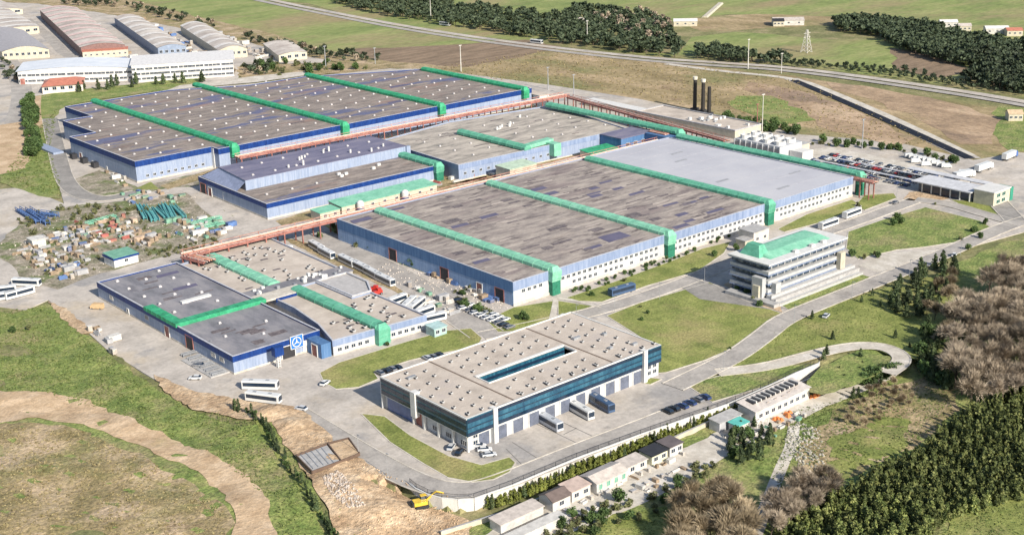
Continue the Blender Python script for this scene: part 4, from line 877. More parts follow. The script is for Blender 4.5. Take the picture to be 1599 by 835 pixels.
for x_, lb_ in ((553.3, 'front'), (563.6, 'rear')):
    cc = W('parking_canopy', 'thin white car-park canopy, %s row' % lb_, 'canopy', (x_, 360, 0), 'car park canopies')
    mb = MB(); mb.box(x_ - .7, x_ + .7, 348, 410, 2.5, 2.65, plain('light_roof', (.50, .50, .52))); cc.part('roof', mb)
    for y in range(350, 410, 8): cc.inst('post', box_mesh('post', .2, .2, 2.5, STEEL), (x_, y, 0))
# ================================================================ INDUSTRIAL ESTATE, TOP LEFT
def vault(label, p0, p1, p3, h, rise, wall, roofm, front=None, group='vaulted halls of the industrial estate', bays=0, frontw=0, cat='warehouse', bands=0):
    a_, b_, c = g(*p0), g(*p1), g(*p3); u = b_ - a_; v = c - a_
    t = W('vaulted_hall' if rise else 'flat_hall', label, cat, (a_.x, a_.y, 0), group)
    def at(s, q, z): P_ = a_ + u * s + v * q; return (P_.x, P_.y, z)
    mb = MB(); mb.add([at(0, 0, -.5), at(1, 0, -.5), at(1, 1, -.5), at(0, 1, -.5), at(0, 0, h), at(1, 0, h), at(1, 1, h), at(0, 1, h)], [(0, 1, 5, 4), (1, 2, 6, 5), (2, 3, 7, 6), (3, 0, 4, 7)], wall)
    nn = 10; arc = [(i / nn, h + rise * math.sin(math.pi * i / nn)) for i in range(nn + 1)]
    if rise:
        for q in (0, 1): mb.add([at(s, q, z) for s, z in arc], [tuple(range(nn + 1))], wall)
    t.part('wall', mb)
    nb = max(2, int(v.length / 9)); mb = MB(); mb2 = MB()
    e_ = .02
    for j in range(nb):
        q0, q1 = j / nb, (j + 1) / nb - .0; tgt = mb2 if (j % 3 == 1 and bands) else mb; dz = .25 if tgt is mb2 else .1
        vs = [at(-e_ + s * (1 + 2 * e_), q0, z + dz) for s, z in arc] + [at(-e_ + s * (1 + 2 * e_), q1, z + dz) for s, z in arc]
        tgt.add(vs, [(i, i + 1, nn + 2 + i, nn + 1 + i) for i in range(nn)], roofm if tgt is mb else bands)
    t.part('roof', mb)
    if mb2.v: t.part('roof_light', mb2)
    if front:
        for i in range(front):
            P_ = at((i + .5) / front, 0, h * .45); dr = math.atan2(u.y, u.x)
            t.inst('window', m_window(u.length / front * .5, 2.0), (P_[0], P_[1] - .05, P_[2]), dr)
    return t
PINKL = plain('pink_roof_light', (.60, .44, .40)); WL = plain('white_roof_light', (.62, .58, .54))
vault('big vaulted hall with pink roof strips and cream red-topped offices', (128, 90), (197, 86), (64, 28), 8, 2.6, plain('rust_wall', (.20, .12, .11)), ROOFV, 7, bands=PINKL)
shed('estate_office', 'cream office front with red roofs at the big vaulted hall', 'building', *(lambda P_: (P_.x - 2, P_.x + 33, P_.y - 16, P_.y - 6))(g(128, 90)), 5.5, CREAM, plain('red_roof', (.42, .16, .11)), .5, wins=8, rz=-.45)
vault('vaulted hall with blue-grey side wall and white front', (248, 90), (292, 87), (180, 40), 7.5, 2.2, plain('blue_grey_wall', (.22, .27, .36)), ROOFV, 5, bands=WL)
vault('vaulted hall with cream front at the right of the estate', (343, 92), (387, 89), (283, 52), 6.5, 3, CREAM, ROOFV, 5, bands=WL)
vault('small cream shed-like hall by the trees at the estate edge', (436, 97), (480, 92), (412, 78), 5, 1.5, CREAM, ROOFV, 4)
vault('grey vaulted hall with cream arched front at the left edge', (5, 94), (78, 90), (-30, 62), 6.5, 3.5, CREAM, plain('slate_vault', (.33, .31, .32)), 8)
vault('pale hall at the top left corner', (-10, 62), (62, 52), (-70, 20), 6, 2, CREAM, ROOFV, 6, bands=WL)
vault('farthest pale hall on the top left edge', (-30, 28), (36, 22), (-80, 6), 5, 2, CREAM, ROOFV, 4)
lw = vault('long white block with sloping glazed roof, left half, behind the far-left warehouse', (30, 132), (208, 126), (42, 116), 9, 2.2, WHITE, mat('white_blue_roof', [(.50, .54, .60), (.62, .64, .68)], .1), None, None, cat='building')
lw2 = vault('long white three-storey block, right half, behind the far-left warehouse', (208, 129), (366, 119), (212, 112), 12, 0, WHITE, plain('white_flat_roof', (.62, .60, .59)), None, None, cat='building')
def rows_on(t, p0, p1, n_, zs, me):
    a_, b_ = g(*p0), g(*p1); dr = math.atan2((b_ - a_).y, (b_ - a_).x); nn_ = Vector((math.sin(dr), -math.cos(dr), 0)) * .06
    for z in zs:
        for i in range(n_):
            P_ = a_ + (b_ - a_) * ((i + .5 + U(-.15, .15)) / n_) + nn_
            t.inst('window', me, (P_.x, P_.y, z), dr)
rows_on(lw, (30, 132), (208, 126), 26, (1.5, 5.6), WINB)
rows_on(lw2, (208, 129), (366, 119), 24, (1.5, 5.0, 8.5), WINB)
lw.inst('door', RDOOR, (g(36, 132).x, g(36, 132).y - .1, 0), -.45)
sh_ = vault('small white house with red hipped roof in the grass below the long white block', (67, 147), (130, 142), (72, 137), 5, 0, plain('house_white', (.62, .56, .50)), plain('red_roof', (.42, .16, .11)), 5, 'small house', cat='house')
sh_.o.name = 'house'
a_, b_, c = g(67, 147), g(130, 142), g(72, 137); u = b_ - a_; v = c - a_; e0 = a_ - u * .02 - v * .05; u2 = u * 1.04; v2 = v * 1.1
mb = MB(); q = [e0, e0 + u2, e0 + u2 + v2, e0 + v2]; r = [e0 + u2 * .2 + v2 * .5, e0 + u2 * .8 + v2 * .5]
mb.add([(P_.x, P_.y, 5.1) for P_ in q] + [(P_.x, P_.y, 8.4) for P_ in r], [(0, 1, 5, 4), (1, 2, 5), (2, 3, 4, 5), (3, 0, 4)], plain('red_roof', (.42, .16, .11))); sh_.part('hip_roof', mb)
# ================================================================ RETAINING WALL AND LOWER FENCE
rw = W('retaining_wall', 'curving white retaining wall below the depot yard with dark railing', 'wall', (200, 254, 0))
wl = pl((640, 755), (650, 763), (668, 772), (690, 778), (715, 780.5), (740, 779), (800, 758), (900, 716), (1000, 679), (1135, 632), (1200, 603), (1240, 584), (1278, 568), (1279, 566))
wl = [v.copy() for v in wl]
acc = [wl[0]]
for p_, q_ in zip(wl, wl[1:]):
    nn = max(1, round((q_ - p_).length / 4))
    for i in range(nn): acc.append(p_ + (q_ - p_) * ((i + 1) / nn))
WP = mat('white_concrete_panel', [(.48, .455, .42), (.58, .555, .52), (.66, .635, .60)], .6, rough=.8, stretch=(1, 1, .3), bump=.15, bscale=2)
for p_, q_ in zip(acc, acc[1:]):
    dd = (q_ - p_); L = dd.length
    if L < .4: continue
    rz = math.atan2(dd.y, dd.x); mb = MB(); mb.box(.04, L - .04, -.3, .1, -4.5, .25, WP); mb.box(0, L, -.34, .16, .25, .42, WHITE)
    rw.inst('wall_panel', mb.mesh('wall_panel'), (p_.x, p_.y, 0), rz)
    mb = MB(); mb.box(0, .1, -.05, .05, .42, 1.8, DARK); mb.box(0, L, -.03, .03, 1.7, 1.78, DARK); mb.box(0, L, -.03, .03, .6, .68, DARK)
    x = .4
    while x < L: mb.box(x, x + .05, -.02, .02, .68, 1.7, DARK); x += .35
    rw.inst('railing', mb.mesh('railing'), (p_.x, p_.y, 0), rz)
lf = W('boundary_wall', 'low dark-faced boundary wall between the hedge and the white compound', 'wall', (205, 245, -3.2))
mb = MB(); pts_ = [(184, 249.2), (206, 245.3), (231, 244.2), (267, 245.2), (300, 245.4), (334, 244)]
for (x0, y0), (x1, y1) in zip(pts_, pts_[1:]):
    dd = Vector((x1 - x0, y1 - y0)); rz = math.atan2(dd.y, dd.x); mb = MB(); mb.box(0, dd.length - .02, -.25, .25, -1.5, 1.3, CREAM); mb.box(0, dd.length - .02, -.3, .3, 1.3, 1.45, GREYC)
    lf.inst('wall_panel', mb.mesh('wall_panel'), (x0, y0, -3.2), rz)
# ================================================================ WHITE COMPOUND BELOW THE WALL
Z0 = -3.2
PR = plain('compound_roof', (.46, .41, .37), var=.2); GW = plain('compound_white', (.50, .48, .45), var=.2)
shed('compound_shed', 'long white flat shed at the bottom left end of the compound', 'shed', 193, 212, 231.5, 234.5, 2.4, GW, GW, .1, z=Z0)
shed('compound_shed', 'white roofed lean-to against the boundary wall, bottom left', 'shed', 196, 211, 239, 243.5, 2.6, GW, PR, .3, z=Z0)
shed('compound_hut', 'white hut with dark pitched roof and green door in the compound', 'hut', 213.5, 220, 238, 243.5, 3.2, GW, plain('dark_tile', (.13, .10, .09)), 0, z=Z0, gable=1.4, wins=1)
shed('compound_hut', 'white hut with pinkish roof beside the dark-roofed hut', 'hut', 221, 228, 238.5, 243.5, 3.2, GW, plain('pink_tile', (.46, .36, .31)), .4, z=Z0, wins=2)
shed('compound_hut', 'white bungalow with broad pale roof and green windows', 'house', 229, 241, 237, 243.6, 3.4, GW, PR, 0, z=Z0, gable=1.0, wins=4, wm=m_window(1.1, 1.5, GW, GREEN))
shed('compound_shed', 'low open-fronted pale shed right of the bungalow', 'shed', 243, 251, 239, 243.6, 2.6, GW, PR, .3, z=Z0, wins=2)
shed('compound_hut', 'pale yellow walled hut with dark flat roof in the compound', 'hut', 252.5, 259, 238.5, 243.6, 3, plain('pale_yellow', (.60, .58, .42)), DARK, .2, z=Z0, wins=2)
shed('compound_hut', 'second dark-roofed pale hut at the right end of the row', 'hut', 260, 265.5, 238.5, 243.6, 3.2, GW, plain('charcoal_roof', (.12, .10, .10)), .2, z=Z0, wins=2)
shed('compound_shed', 'grey-roofed shed by the dark pines under the boundary wall', 'shed', 283, 293, 239.5, 243.6, 3, plain('grey_wall', (.4, .4, .42)), GREYC, .3, z=Z0)
shed('compound_shed', 'white shed with teal front by the pines', 'shed', 286, 291, 235, 238.5, 2.6, GW, plain('teal_sheet', (.10, .40, .35)), .3, z=Z0)
wk_ = W('workshop', 'long pale workshop with row of dark roof openings at the compound end', 'workshop', (295, 236, Z0))
mb = MB(); mb.box(295.5, 322, 236, 243, Z0 - .5, Z0 + 4.2, GW); wk_.part('wall', mb); mb = MB(); mb.add([(295, 235.5, Z0 + 4.2), (322.5, 235.5, Z0 + 4.2), (322.5, 243.5, Z0 + 5.2), (295, 243.5, Z0 + 5.2)], [(0, 1, 2, 3)], plain('workshop_roof', (.52, .47, .43), var=.2)); wk_.part('roof', mb)
sm_ = MB(); sm_.box(-1.0, .1, -1.7, 1.7, 0, .35, DARK); sm_.box(.1, .5, -1.8, 1.8, 0, .75, GW); sm_ = sm_.mesh('roof_opening')
for i in range(10): wk_.inst('roof_opening', sm_, (299 + i * 2.3, 240.6, Z0 + 4.85))
for i in range(8): wk_.inst('window', WIN, (298 + i * 3, 235.95, Z0 + 1.5))
for i in range(12): wk_.inst('roof_patch', PATCHES[5], (U(298, 320), U(237, 239), Z0 + 4.6), 0, scale=(.15, .3, 3))
for i, (x, y, c_l) in enumerate([(302, 233, 'orange'), (308, 233.2, 'orange'), (324.5, 236, 'orange')]):
    t = thing('tarpaulin_heap', 'orange tarpaulin heap by the long workshop, %s' % ['left of the path', 'middle of its front', 'at its right end'][i], 'heap', (x, y, Z0), 0, 'orange heaps')
    mb = MB(); o_m = plain('orange_tarp', (.60, .20, .06)); 
    for q in range(5): a1, b1 = U(-1.5, 1.5), U(-1, 1); mb.loft([[(a1 - .9, b1 - .8, 0), (a1 + .9, b1 - .7, 0), (a1 + .8, b1 + .8, 0), (a1 - .8, b1 + .7, 0)], [(a1 - .4, b1 - .3, U(.7, 1.4)), (a1 + .4, b1 - .3, 1), (a1 + .3, b1 + .3, 1), (a1 - .3, b1 + .4, 1)]], o_m)
    link('cover', mb.mesh('cover'), t)
for i, x in enumerate((294, 296.5)):
    t = thing('white_hoop', 'white hoop frame leaning at the left end of the long workshop, %s' % ('left' if i == 0 else 'right'), 'frame', (x, 233.5, Z0), 0, 'white hoops'); mb = MB()
    pr = None
    for q in range(9):
        an = math.pi * q / 8; c2 = (1.4 * math.cos(an), -.5, 3.0 * math.sin(an) ** .6)
        if pr: mb.tube(pr, c2, .14, WHITE, 5)
        pr = c2
    link('hoop', mb.mesh('hoop'), t)
# scattered farmhouses in the far country
for i, (px, py, sx, sy, lbl) in enumerate([(1230, 38, 26, 14, 'pale farm shed in the open field at the top right'), (1215, 40, 9, 10, 'dark end block of the pale farm shed'), (925, 38, 26, 10, 'cream farmhouse in front of the dark tree belt'), (1070, 40, 20, 10, 'long white-roofed barn beside the leaning pale track'), (1480, 42, 14, 8, 'small white house in the trees, left of the group'), (1505, 48, 10, 8, 'white cottage in the trees, middle of the group'), (1555, 52, 18, 9, 'long white house at the far right tree line'), (1582, 55, 12, 10, 'cream house with red roof on the right edge'), (1588, 98, 40, 26, 'pale flat-roofed hall at the right edge beyond the highway'), (1583, 187, 8, 8, 'tan hut in the green patch by the right edge')]):
    P_ = g(px, py); shed('farm_house', lbl, 'house', P_.x - sx / 2, P_.x + sx / 2, P_.y - sy / 2, P_.y + sy / 2, 4.2, CREAM if i % 2 else GW, [PR, DARK, PR, WHITE, WHITE, PR, WHITE, plain('red_roof', (.42, .16, .11)), PR, plain('tan', (.5, .38, .25))][i], 0, gable=1.6, rz=-.8 if i not in (8,) else -1.2, wins=3)
# ================================================================ MASTS AND PYLONS
def mast(px, py, h, label, r=.16, m_=None, group='steel masts'):
    P_ = gh(px, py); t = thing('mast', label, 'mast', P_, 0, group); m_ = m_ or STEEL
    mb = MB(); mb.tube((0, 0, 0), (0, 0, h), r * 1.6, m_, 8, r); link('pole', mb.mesh('pole'), t)
    mb = MB(); mb.box(-1.2, 1.2, -.25, .25, h - .3, h + .15, m_); link('lamp_head', mb.mesh('lamp_head'), t)
PM = plain('pale_mast', (.52, .50, .46))
mast(1190, 207, 22, 'tall pale mast behind the cooling block', .17, PM); mast(1182, 200, 14, 'short red-brown mast behind the cooling block', .2, REDD)
mast(1168, 108, 21, 'tall pale mast at the highway bend', .24, PM); mast(720, 112, 19, 'tall pale mast on the ploughed field edge', .24, PM); mast(917, 68, 18, 'tall pale mast before the dark tree belt', .24, PM)
mast(673, 33, 20, 'tall pale mast by the highway at the top', .24, PM); mast(509, 108, 17, 'grey mast by the estate, left of the warehouse duct', .25); mast(586, 100, 12, 'thin mast beside the ploughed field', .2)
mast(856, 140, 15, 'slim mast at the right end of the far warehouse', .22); mast(896, 150, 14, 'slim mast by the corner of the pipe racks', .22); mast(1220, 115, 14, 'slim pale mast by the head of the canal', .17, PM)
mast(1346, 232, 16, 'slim mast behind the staff car park', .22)
P_ = g(1259, 82); t = thing('pylon', 'lattice electricity pylon standing in the far green field', 'pylon', P_); mb = MB(); H_ = 17
for sx in (-1, 1):
    for sy in (-1, 1): mb.tube((sx * 3, sy * 3, 0), (sx * .4, sy * .4, H_), .22, PM, 4)
for i in range(6):
    z1 = H_ * i / 6; z2 = H_ * (i + 1) / 6; r1 = 3 - 2.6 * i / 6; r2 = 3 - 2.6 * (i + 1) / 6
    for s in (-1, 1): mb.tube((-r1, s * r1, z1), (r2, s * r2, z2), .12, PM, 4); mb.tube((s * r1, -r1, z1), (s * r2, r2, z2), .12, PM, 4); mb.tube((r1, s * r1, z1), (-r2, s * r2, z2), .12, PM, 4)
link('lattice', mb.mesh('lattice'), t); mb = MB()
for z in (11.5, 14.5): mb.tube((-4, 0, z), (4, 0, z), .2, PM, 4)
link('arm', mb.mesh('arm'), t)
P_ = g(1100, 28); q_ = g(1125, 6); t = W('pale_track', 'straight pale embankment track in the far meadow', 'track', (P_.x, P_.y, 0)); mb = MB(); dd = (q_ - P_).normalized(); nn = Vector((-dd.y, dd.x, 0)) * 3
mb.loft([[tuple(P_ - nn), tuple(P_ + nn), tuple(P_ + nn * .6 + ZZ * 1.2), tuple(P_ - nn * .6 + ZZ * 1.2)], [tuple(q_ - nn), tuple(q_ + nn), tuple(q_ + nn * .6 + ZZ * 1.2), tuple(q_ - nn * .6 + ZZ * 1.2)]], CREAM); t.part('bank', mb)
# street lamps along the works road
lp_m = MB(); lp_m.tube((0, 0, 0), (0, 0, 7), .09, STEEL, 6, .06); lp_p = lp_m.mesh('pole'); lh = MB(); lh.box(-.1, .1, -1.2, .1, 6.9, 7.05, STEEL); lh = lh.mesh('lamp_head')
for i, (px, py) in enumerate([(560, 712), (605, 742), (900, 503), (960, 487), (1030, 468), (1100, 442), (1210, 398), (1300, 372), (1240, 505), (1330, 467), (1420, 432), (1500, 398), (1130, 578), (330, 560), (250, 500), (1350, 300), (1400, 310)]):
    t = thing('street_lamp', 'thin grey street lamp beside the works roads', 'street lamp', g(px, py), 0, 'street lamps along the works roads'); link('pole', lp_p, t); link('lamp_head', lh, t)
# ================================================================ VEHICLES
def paint(n, c): return plain('paint_' + n, c, rough=.3, var=.03, spec=.5)
CARC = {'white': (.58, .58, .58), 'black': (.02, .02, .022), 'silver': (.45, .46, .48), 'dark blue': (.03, .05, .14), 'red': (.45, .04, .03), 'grey': (.18, .18, .19)}
WHEEL = MB(); WHEEL.tube((0, -.11, 0), (0, .11, 0), .33, TIRE, 10); WHEEL.tube((0, -.115, 0), (0, .115, 0), .18, STEEL, 8); WHEEL = WHEEL.mesh('wheel')
def car_parts(c):
    m_ = paint(c.replace(' ', '_'), CARC[c])
    def ringy(x, zt, hw, zb=.28): return [(x, -hw, zb), (x, hw, zb), (x, hw, zt * .82), (x, hw * .93, zt), (x, -hw * .93, zt), (x, -hw, zt * .82)]
    b = MB(); b.loft([ringy(-2.15, .72, .78), ringy(-2.0, .92, .86), ringy(-.9, .95, .88), ringy(.9, .93, .88), ringy(1.9, .78, .85), ringy(2.15, .6, .76)], m_)
    b.loft([[(-1.35, -.62, 1.36), (-1.35, .62, 1.36), (-1.3, .6, 1.42), (-1.3, -.6, 1.42)], [(.35, -.62, 1.38), (.35, .62, 1.38), (.3, .6, 1.45), (.3, -.6, 1.45)]], m_)
    w_ = MB(); w_.loft([[(-1.95, -.8, .93), (1.15, -.8, .93), (1.15, .8, .93), (-1.95, .8, .93)], [(-1.35, -.63, 1.37), (.35, -.63, 1.38), (.35, .63, 1.38), (-1.35, .63, 1.37)]], GLASS)
    return b.mesh('body'), w_.mesh('windows')
CARM = {c: car_parts(c) for c in CARC}
def joined_car(c):
    b, w_ = CARM[c]; mb = MB()
    for me in (b, w_, ): mb.add([tuple(v.co) for v in me.vertices], [tuple(f.vertices) for f in me.polygons], me.materials[0])
    for x in (-1.35, 1.35):
        for y in (-.8, .8): mb.tube((x, y - .1, .33), (x, y + .1, .33), .33, TIRE, 8)
    return mb.mesh('parked_car')
CARJ = {c: joined_car(c) for c in CARC}
def car(P_, rz, c, label, group, parts=True):
    if not parts: return thing('parked_car', label, 'car', P_, rz, group, CARJ[c])
    t = thing('parked_car', label, 'car', P_, rz, group); link('body', CARM[c][0], t); link('windows', CARM[c][1], t)
    for x in (-1.35, 1.35):
        for y in (-.8, .8): link('wheel', WHEEL, t, (x, y, .33))
    return t
BODYW = paint('bus_white', (.58, .58, .57)); BODYD = paint('bus_navy', (.05, .09, .17)); BODYS = paint('bus_silver', (.42, .44, .48))
def bus_parts(bm, L=12, roof=None):
    b = MB(); hw = 1.27
    b.loft([[(x, -hw, .35), (x, hw, .35), (x, hw, 2.9), (x, hw - .18, 3.15), (x, -hw + .18, 3.15), (x, -hw, 2.9)] for x in (-L / 2, L / 2 - .25)] + [[(L / 2, -hw + .1, .4), (L / 2, hw - .1, .4), (L / 2, hw - .1, 2.7), (L / 2 - .1, hw - .3, 3.0), (L / 2 - .1, -hw + .3, 3.0), (L / 2, -hw + .1, 2.7)]], bm)
    w_ = MB()
    for s in (-1, 1): w_.box(-L / 2 + .4, L / 2 - .7, s * hw - .03, s * hw + .03, 1.35, 2.6, GLASS)
    ws = MB(); ws.box(L / 2 - .02, L / 2 + .04, -hw + .2, hw - .2, 1.2, 2.8, GLASS)
    h_ = MB(); h_.box(-.6, .6, -.4, .4, 3.15, 3.3, STEEL)
    wh_ = MB(); wh_.tube((0, -.14, 0), (0, .14, 0), .5, TIRE, 12); wh_.tube((0, -.15, 0), (0, .15, 0), .28, STEEL, 8)
    return [('body', b.mesh('body'), None), ('window_band', w_.mesh('window_band'), None), ('windscreen', ws.mesh('windscreen'), None), ('hatch', h_.mesh('hatch'), [(-3, 0, 0), (2.5, 0, 0)]), ('wheel', wh_.mesh('wheel'), [(-3.4, -1.1, .5), (-3.4, 1.1, .5), (3.7, -1.1, .5), (3.7, 1.1, .5)])]
BUS = {'white': bus_parts(BODYW), 'dark': bus_parts(BODYD), 'silver': bus_parts(BODYS)}
def bus(P_, rz, c, label, group='buses at the works'):
    t = thing('bus', label, 'bus', P_, rz, group)
    for nme, me, spots in BUS[c]:
        for sp_ in (spots or [(0, 0, 0)]): link(nme, me, t, sp_)
    return t
def between(a, b, z=0):
    p_, q_ = gh(*a), gh(*b); d_ = q_ - p_; return (p_ + q_) / 2, math.atan2(d_.y, d_.x)
for a_, b_, c, lbl in [((836, 652), (878, 676), 'silver', 'silver-sided bus backed towards the dock doors, left of the two'), ((887, 635), (925, 657), 'white', 'white bus backed towards the dock doors with black window band'), ((922, 625), (955, 645), 'dark', 'dark navy bus at the right end of the dock doors'),
    ((375, 606), (440, 608), 'white', 'white bus parked before the emblem hall, rear of the pair'), ((370, 622), (455, 632), 'white', 'white bus parked before the emblem hall, front of the pair'),
    ((20, 445), (65, 447), 'white', 'white bus on the left concrete apron, nearest the scrap yard'), ((-10, 460), (14, 457), 'white', 'white bus cut by the left picture edge, upper'), ((-10, 470), (14, 466), 'white', 'white bus cut by the left picture edge, lower'), ((18, 466), (44, 459), 'white', 'white bus on the left apron beside the red-striped kerb'),
    ((488, 386), (502, 394), 'white', 'white bus at the head of the row along the inner road'), ((503, 396), (518, 404), 'white', 'second white bus in the row along the inner road'),
    ((534, 408), (552, 417), 'white', 'white bus in the long row by the hall, farthest'), ((556, 418), (572, 426), 'white', 'white bus in the long row by the hall, second'), ((575, 428), (590, 436), 'white', 'white bus in the long row by the hall, third'), ((593, 438), (610, 446), 'white', 'white bus in the long row by the hall, nearest'),
    ((428, 401), (448, 395), 'white', 'white bus beside the low pale roof, rear'), ((440, 408), (460, 403), 'white', 'white bus beside the low pale roof, front'),
    ((608, 478), (624, 472), 'white', 'white bus near the red machines, alone'), ((630, 488), (645, 474), 'white', 'white bus in the angled group, left'), ((641, 489), (660, 474), 'white', 'white bus in the angled group, middle'), ((648, 497), (668, 490), 'white', 'white bus in the angled group, right front'),
    ((662, 505), (684, 500), 'white', 'white bus beside the glass kiosk'),
    ((1318, 342), (1342, 333), 'white', 'white bus on the road past the large lawn corner'), ((1282, 358), (1305, 350), 'white', 'white bus behind the office building'), ((950, 464), (992, 452), 'dark', 'dark green-blue bus on the road below the long windowed wall'),
    ((130, 235), (146, 258), 'white', 'white coach on the loop road left of the far warehouse')]:
    P_, rz = between(a_, b_); bus(P_, rz, c, lbl)
# trucks at the gate
def truck(P_, rz, c, label):
    t = thing('truck', label, 'truck', P_, rz, 'trucks at the gate'); mb = MB(); mb.box(-7, 4.5, -1.3, 1.3, 1.1, 4.0, BODYW); link('trailer', mb.mesh('trailer'), t)
    mb = MB(); mb.loft([[(5, -1.2, .5), (7.2, -1.2, .5), (7.2, 1.2, .5), (5, 1.2, .5)], [(5, -1.2, 2.2), (7.2, -1.2, 2.0), (7.2, 1.2, 2.0), (5, 1.2, 2.2)], [(5, -1.1, 3.4), (6.7, -1.1, 3.2), (6.7, 1.1, 3.2), (5, 1.1, 3.4)]], c); link('cab', mb.mesh('cab'), t)
    mb = MB(); mb.box(6.95, 7.15, -1, 1, 2.1, 3.0, GLASS); link('windscreen', mb.mesh('windscreen'), t)
    mb = MB(); mb.box(-6.8, 6.8, -.5, .5, .6, 1.1, DARK); link('chassis', mb.mesh('chassis'), t)
    for x in (-5.6, -4.4, 3, 6.2):
        for y in (-1.05, 1.05): link('wheel', BUS['white'][4][1], t, (x, y, .5))
for a_, b_, c, lbl in [((1520, 272), (1552, 261), BODYW, 'white lorry with long box trailer at the gate, nearer'), ((1563, 254), (1590, 242), paint('truck_blue', (.05, .12, .35)), 'white box lorry with blue cab at the gate, farther'), ((1490, 282), (1520, 275), BODYW, 'white lorry next to the canopy end')]:
    P_, rz = between(a_, b_); truck(P_, rz, c, lbl)
def van(P_, rz, c, label, group, name='van'):
    t = thing(name, label, 'van', P_, rz, group); mb = MB()
    mb.loft([[(-2.6, -.95, .35), (2.5, -.95, .35), (2.5, .95, .35), (-2.6, .95, .35)], [(-2.6, -.98, 1.2), (2.6, -.98, 1.1), (2.6, .98, 1.1), (-2.6, .98, 1.2)], [(-2.55, -.9, 2.3), (1.5, -.9, 2.35), (1.5, .9, 2.35), (-2.55, .9, 2.3)]], c); link('body', mb.mesh('body'), t)
    mb = MB(); mb.loft([[(2.3, -.8, 1.25), (2.5, -.8, 1.25), (2.5, .8, 1.25), (2.3, .8, 1.25)], [(1.5, -.75, 2.2), (1.7, -.75, 2.2), (1.7, .75, 2.2), (1.5, .75, 2.2)]], GLASS); link('windscreen', mb.mesh('windscreen'), t)
    for x in (-1.7, 1.7):
        for y in (-.88, .88): link('wheel', WHEEL, t, (x, y, .33))
    return t
wv = [(1420, 246), (1427, 248), (1434, 250), (1441, 251), (1448, 253), (1455, 254), (1462, 257), (1470, 260), (1478, 262), (1430, 254), (1446, 259), (1505, 272), (1512, 276)]
for i, (a_, b_) in enumerate(wv): van(g(a_, b_), -math.pi / 2 + U(-.2, .2) + .8, BODYW, 'white van in the cluster at the far end of the staff car park', 'white vans at the far end of the staff car park')
# staff car park, two long rows seen over the green duct, cars end on
rc = random.Random(3)
for row, (x_, rowname) in enumerate([(574.5, 'back'), (566.5, 'third'), (558.2, 'second'), (550.2, 'front')]):
    y = 352
    while y < (415 if row < 3 else 400):
        if rc.random() < .88:
            c = rc.choice(['black', 'dark blue', 'grey', 'silver', 'white', 'red', 'black', 'grey', 'dark blue'])
            car((x_ + rc.uniform(-.3, .3), y, 0.02), rc.choice((0, math.pi)) + rc.uniform(-.05, .05), c, '%s car in the %s row of the staff car park' % (c, rowname), '%s cars, %s row of the staff car park' % (c, rowname), False)
        y += 2.7
def cars_px(items, group):
    for (px, py, rz, c, lbl) in items: P_ = gh(px, py); car((P_.x, P_.y, P_.z + (.14 if P_.y > 250 else .05)), rz, c, lbl, group)
cars_px([(1043, 644, 1.5, 'black', 'black car at the left of the yard edge row'), (1053, 640, 1.5, 'black', 'black car second in the yard edge row'), (1066, 636, 1.55, 'dark blue', 'dark blue car in the middle of the yard edge row'), (1078, 631, 1.6, 'dark blue', 'dark blue car fourth in the yard edge row'), (1090, 626, 1.5, 'grey', 'grey car fifth in the yard edge row'), (1101, 622, 1.5, 'dark blue', 'dark blue car at the right of the yard edge row')], 'cars along the depot yard edge')
cars_px([(593, 584, 1.57, 'grey', 'grey car at the left of the bay by the oval lawn'), (603, 581, 1.57, 'black', 'black car second in the bay by the oval lawn'), (612, 578, 1.57, 'grey', 'grey car third in the bay by the oval lawn'), (621, 576, 1.57, 'black', 'black car at the right of the bay by the oval lawn'), (667, 561, 1.57, 'silver', 'silver car in the upper bay by the oval lawn'), (676, 559, 1.57, 'grey', 'grey car in the upper bay by the oval lawn'), (686, 556, 1.57, 'black', 'black car in the upper bay by the oval lawn')], 'cars in the bays by the oval lawn')
cars_px([(705, 700, .6, 'silver', 'silver car under the glass corner of the depot'), (718, 708, .5, 'black', 'black car at the glass corner of the depot'), (748, 698, -.8, 'white', 'white car with black roof beside the corner of the depot'), (757, 704, -.6, 'white', 'white car nearest the corner planting'), (764, 712, -.5, 'silver', 'silver car at the kerb by the lawn tip'), (880, 496, .2, 'white', 'white car on the road behind the depot'), (305, 592, 2.4, 'white', 'white car at the edge of the concrete by the rough grass'), (310, 572, 2.3, 'grey', 'small grey car by the rack of steel'), (78, 423, 2.6, 'dark blue', 'blue car at the edge of the scrap yard'), (1290, 495, .3, 'silver', 'silver car in the lay-by under the right road'), (1398, 318, .1, 'grey', 'grey car at the bend before the gate'), (1490, 400, .4, 'white', 'white car at the edge of the right road'), (508, 600, .4, 'white', 'white car by the kerb tip of the oval lawn'), (470, 640, 2, 'silver', 'silver car on the road below the entry pylon')], 'single cars round the works')
k_ = 0
for px in range(716, 790, 9):
    for o_ in (0, 14):
        c = rc.choice(['white', 'white', 'silver', 'black', 'grey']); P_ = g(px + o_ * .6 + rc.uniform(-1, 1), 470 + (px - 716) * .42 - 0 + o_ * .85)
        if P_.x < 303: car((P_.x, P_.y, .03), 0 + rc.uniform(-.1, .1), c, '%s car parked at the front left foot of the largest hall' % c, '%s cars at the foot of the largest hall' % c)
